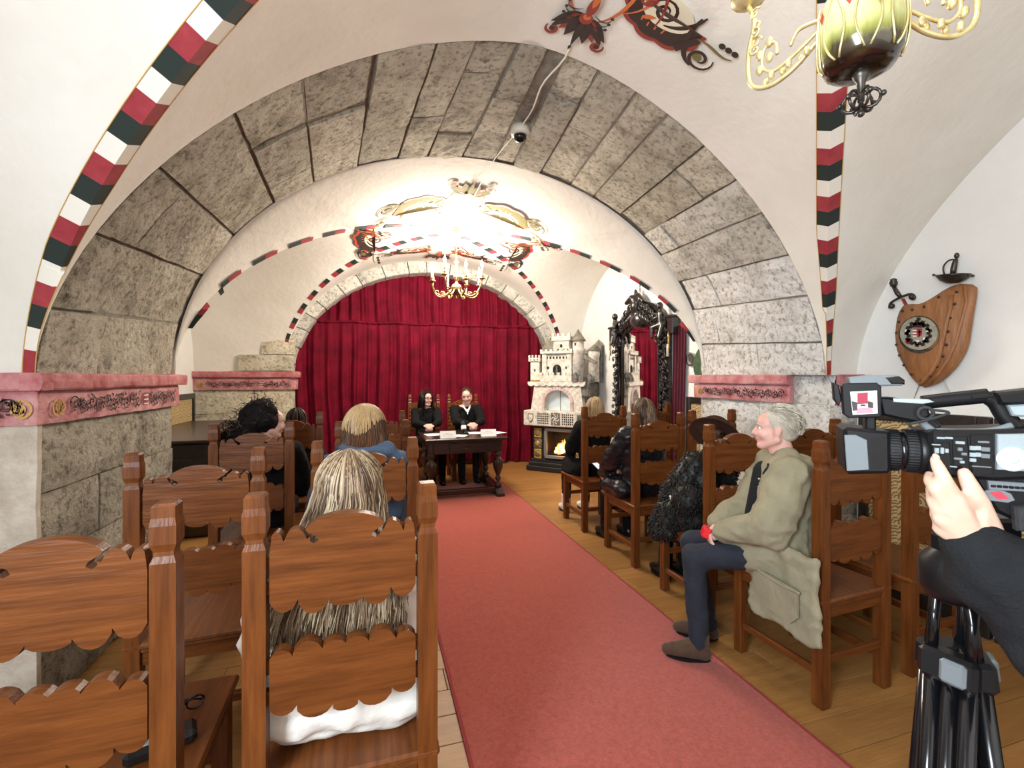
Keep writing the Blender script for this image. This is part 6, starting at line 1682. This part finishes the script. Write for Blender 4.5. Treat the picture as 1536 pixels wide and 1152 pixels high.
Rt=V(0,0,1).rotation_difference(V(.55,.35,.62).normalized()).to_matrix()
mb=MB(); mb.lathe([(.10,.0),(.150,.012),(.167,.002),(.170,-.006),(.163,-.008),(.145,.002),(.098,-.008)],T(0,-.02,.055),32,0,True,Rt); hat=mb.build('hat_brim',M['felt'],p)
mb=MB(); mb.lathe([(.104,-.004),(.102,.045),(.094,.085),(.075,.105),(.04,.100),(.001,.092)],T(0,-.02,.055),28,0,True,Rt); mb.build('hat_crown',M['felt'],p)
mb=MB(); mb.lathe([(.106,.0),(.1065,.028),(.103,.028)],T(0,-.02,.055),28,0,True,Rt); mb.build('hat_band',M['black_cloth'],p)
mb=MB(); 
for i in range(9): mb.ball(V(-.27+.012*math.sin(i*.7),.08+.004*i,.70-.016*i),.008,8,6)
stuff(mb.build('pearl_chain',M['white'],p))
# --- man in the olive parka
MX,MY,MR=2.02,1.87,math.radians(55)
c55,s55=math.cos(MR),math.sin(MR)
def ml(x,y,z): dx,dy=x-MX,y-MY; return V(dx*c55+dy*s55,-dx*s55+dy*c55,z)
ext=[(V(-.10,.0,.62),.13,V(-.08,.16,.60),.10),(V(0,-.10,.60),.10,V(.08,-.08,.56),.10)]
zr=[.66,.60,.545,.49,.44,.395,.355,.325]
for i in range(10):
    yy=1.56+.037*i
    for a_,b_ in zip(zr[:-1],zr[1:]):
        f1=lambda z:1.872-.02*(.66-z)/.33+.008*math.sin(i*1.1)*(.66-z)/.33
        ext.append((ml(f1(a_),yy+(.02 if i==0 else 0)*0,a_),.030,ml(f1(b_),yy-(.66-b_)*.10,b_-.012*math.sin(i*.9)),.026))
p,HC,R,k,J=person('person with silver-grey hair in olive parka and dark jeans, seated sideways on the aisle',(MX,MY,.009),MR,SH=.825,seat=.512,yaw=-.16,pitch=-.03,vox=.0065,coat=M['parka'],trou=M['jeans'],shoe=M['suede'],puff=.055,back=-.02,lean=.02,skin=M['skin_pink'],curl=.55,coat_name='parka',coat_extra=ext,fit=False,fold=-.022,
  hands=[(-.095,.285,.685),(.02,.30,.70)],knees=[(-.09,.43,.55),(.12,.43,.55)],feet=[((-.075,.40,.085),(-.05,1,0)),((.15,.34,.085),(.1,1,0))],brow=M['h_grey'])
crop(p,HC,R,k,[M['h_grey'],M['h_white'],M['h_grey']],seed=27,n=520,ln=(.035,.07),thick=.010,front=.42,base_scale=1.03,wr=(.0022,.0042))
n_=J['neck']
b=MB()
for j in range(7):
    a=PI+.15+(PI-.3)*j/6; a2=PI+.15+(PI-.3)*(j+1)/6
    if j<6: b.cap(n_+V(.095*math.cos(a),-.01+.105*math.sin(a),-.035),.042,n_+V(.095*math.cos(a2),-.01+.105*math.sin(a2),-.035),.042)
b.cap(n_+V(-.06,-.10,-.05),.045,n_+V(.06,-.10,-.05),.045); b.ball(n_+V(0,-.125,-.085),(.10,.05,.08))
for s in(-1,1): b.cap(n_+V(s*.085,.0,-.03),.036,n_+V(s*.055,.085,-.085),.022)
part(remesh(b,.010,3,lambda c:mnoise.noise(c*18)*.008),'hood',M['parka'],p)
mb=MB(); mb.tube(smooth_path([n_+V(-.075,.07,-.03),n_+V(-.085,.09,-.055),n_+V(-.07,.10,-.085)],4),.006,6); mb.ball(n_+V(-.08,.078,-.035),.010,8,6); mb.build('drawcord',M['black'],p)
b=MB(); b.cap(J['chest']+V(0,.085,.10),.06,J['belly']+V(0,.10,.02),.075)
part(remesh(b,.012,2),'dark_shirt',M['charcoal'],p)
MBP=MB(); P_=[ml(1.826,y,z) for y,z in((1.60,.53),(1.85,.545),(1.85,.43),(1.80,.385),(1.64,.365),(1.60,.41))]; n_n=(ml(1.80,1.7,.4)-ml(1.83,1.7,.4)).normalized(); MBP.add(P_+[p_+n_n*.010 for p_ in P_],[tuple(range(6)),tuple(range(11,5,-1))]+[(i,(i+1)%6,6+(i+1)%6,6+i) for i in range(6)]); MBP.build('patch_pocket',M['parka'],p)
mb=MB(); pk_=[ml(1.818,1.59,.525),ml(1.816,1.68,.522),ml(1.814,1.78,.534),ml(1.818,1.86,.545)]
mb.tube(smooth_path(pk_,5),.006,6); mb.build('pocket_flap',M['parka'],p)
for (dx,dz) in((.055,-.06),(.058,-.10),(.062,-.15)):
    mb=MB(); mb.ball(n_+V(-dx-.02,.118+.005*(-dz*10),dz-.05),.006,8,6); mb.build('snap_button',M['steel'],p)
w=V(MX,MY,0)+Matrix.Rotation(MR,3,'Z')@V(-.045,.365,0)
rp_=thing('red_case','small bright red flat case held in the hands of the grey-haired man','case',(w.x,w.y,.675),MR)
mb=MB(); mb.box((0,0,0),(.075,.045,.055),0,.008,Matrix.Rotation(.35,3,'X')); mb.build('shell',mat('red_shell',(.70,.02,.03),.35),rp_)
mb=MB(); mb.box((-.01,-.025,.012),(.03,.006,.016),0,.002,Matrix.Rotation(.35,3,'X')); mb.build('clip',M['black'],rp_)

# --- camera operator: arm and hand in view, the rest stands to the right of the frame
op=thing('person','person in a dark sweatshirt reaching a bare hand to the video camera lens','person',(VC[0],VC[1],.0),-YAW)
def hp(px,py,y): d=VCD+y+max(0,1440-px)*.00040-max(0,px-1440)*.0001; return V((px-768)/690*d-VCX, y, 1.5-(py-565)/690*d)
b=MB()
Wt=hp(1462,818,-.055)
F_=[ # mcp, pip, dip, tip per finger
 [hp(1427,746,-.062),hp(1404,716,-.066),hp(1391,698,-.058),hp(1384,686,-.050)],
 [hp(1410,758,-.060),hp(1385,728,-.060),hp(1374,716,-.044),hp(1374,708,-.028)],
 [hp(1401,773,-.052),hp(1381,746,-.050),hp(1378,728,-.034),hp(1384,718,-.018)],
 [hp(1402,788,-.042),hp(1387,766,-.034),hp(1387,750,-.020),hp(1394,740,-.008)]]
RF=[(.0125,.0105,.0095,.0075),(.0125,.0105,.0095,.008),(.012,.010,.009,.0075),(.011,.009,.008,.007)]
for ch,rr in zip(F_,RF):
    for j in range(3): b.cap(ch[j],rr[j],ch[j+1],rr[j+1],12)
    b.cap(Wt+(ch[0]-Wt)*.15,.019,ch[0],.0145,12)
b.cap(Wt,.025,hp(1435,775,-.05),.022,12); b.cap(hp(1412,775,-.045),.018,hp(1440,770,-.05),.02,12)
Th=[hp(1484,795,-.05),hp(1473,757,-.056),hp(1456,728,-.058),hp(1447,710,-.054)]
for j,(r0,r1) in enumerate(((.021,.0145),(.0145,.0120),(.0120,.0095))): b.cap(Th[j],r0,Th[j+1],r1,12)
b.cap(Wt,.022,Th[1],.014,12); b.cap(Th[1],.013,F_[0][0],.012,12); b.cap(hp(1475,800,-.05),.022,Wt,.023)
El=hp(1625,975,-.09); b.cap(Wt,.026,El,.042)
ox,oy=.70,.02
HC=V(ox-.03,oy+.03,1.67); Sl=V(ox-.17,oy-.03,1.43); Sr=V(ox+.17,oy+.03,1.43); Rh=Matrix.Rotation(.35,3,'Z')
b.cap(El,.042,Sl,.055); head_caps(b,HC,Rh,1.0,V(ox,oy,1.50))
b.ball((ox,oy,1.30),(.15,.10,.2)); b.ball((ox,oy,1.08),(.14,.1,.17)); b.ball((ox,oy,.95),(.16,.11,.12)); b.cap((ox,oy,1.5),.055,(ox,oy,1.35),.1)
for S_ in(Sl,Sr): b.cap((ox,oy,1.46),.05,S_,.055)
Er=V(ox+.22,oy-.02,1.16); Wr_=V(ox+.10,oy+.22,1.12); b.cap(Sr,.055,Er,.042); b.cap(Er,.042,Wr_,.028); hand(b,Wr_,V(-.3,1,.1),V(0,0,-1),V(-1,0,.3))
for s in(-1,1): b.cap((ox+s*.09,oy,.92),.085,(ox+s*.10,oy+.02,.50),.06); b.cap((ox+s*.10,oy+.02,.50),.058,(ox+s*.11,oy-.01,.09),.04); b.cap((ox+s*.11,oy-.01,.06),.035,(ox+s*.13,oy+.13,.035),.026)
part(remesh(b,.0042,2),'body',mat('skin_pale',(.70,.46,.34),.5,c2=(.74,.50,.39),nscale=30,namt=.3,sub=.15),op)
for ch,al in((F_[0],V(-.3,-.9,.3)),(Th[2:]+[None,None],V(-.2,-.9,.4))):
    a_,b_=(ch[2],ch[3]) if ch[3] is not None else (ch[0],ch[1]); d=(b_-a_).normalized(); n2=(al-d*al.dot(d)).normalized(); mb=MB(); Rn=Matrix((d.cross(n2),d,n2)).transposed(); mb.ball(b_+n2*.0062+d*.002,(.0052,.0065,.0022),10,6,0,Rn); mb.build('fingernail',M['skin_pink'],op)
b=MB(); cuff=Wt+(El-Wt).normalized()*.012
b.cap(cuff,.052,cuff+(El-Wt)*.22,.066); b.cap(cuff+(El-Wt)*.22,.066,El,.082); b.cap(cuff+V(.0,0,-.008),.050,hp(1492,872,-.055),.062); b.cap(El,.08,Sl,.085); b.ball((ox,oy,1.28),(.20,.14,.24)); b.ball((ox,oy,1.05),(.19,.135,.2)); b.cap((ox,oy,1.47),.075,(ox,oy,1.35),.13)
for S_ in(Sl,Sr): b.cap((ox,oy,1.44),.07,S_,.075)
b.cap(Sr,.075,Er,.06); b.cap(Er,.06,Wr_,.042)
part(remesh(b,.010,3,lambda c:mnoise.noise(c*11)*.010+mnoise.noise(c*28)*.004),'sweatshirt',M['charcoal'],op)
b=MB(); b.ball((ox,oy,.94),(.18,.13,.13))
for s in(-1,1): b.cap((ox+s*.09,oy,.92),.10,(ox+s*.10,oy+.02,.50),.075); b.cap((ox+s*.10,oy+.02,.50),.075,(ox+s*.11,oy-.01,.10),.06)
part(remesh(b,.014,2),'trousers',M['jeans'],op)
for s in(-1,1):
    b=MB(); b.cap((ox+s*.11,oy-.02,.066),.05,(ox+s*.13,oy+.14,.056),.042); part(remesh(b,.01,2),'shoe',M['leather'],op)
face_parts(op,HC,Rh,1.0); crop(op,HC,Rh,1.0,[M['h_brown']],seed=41,n=120)
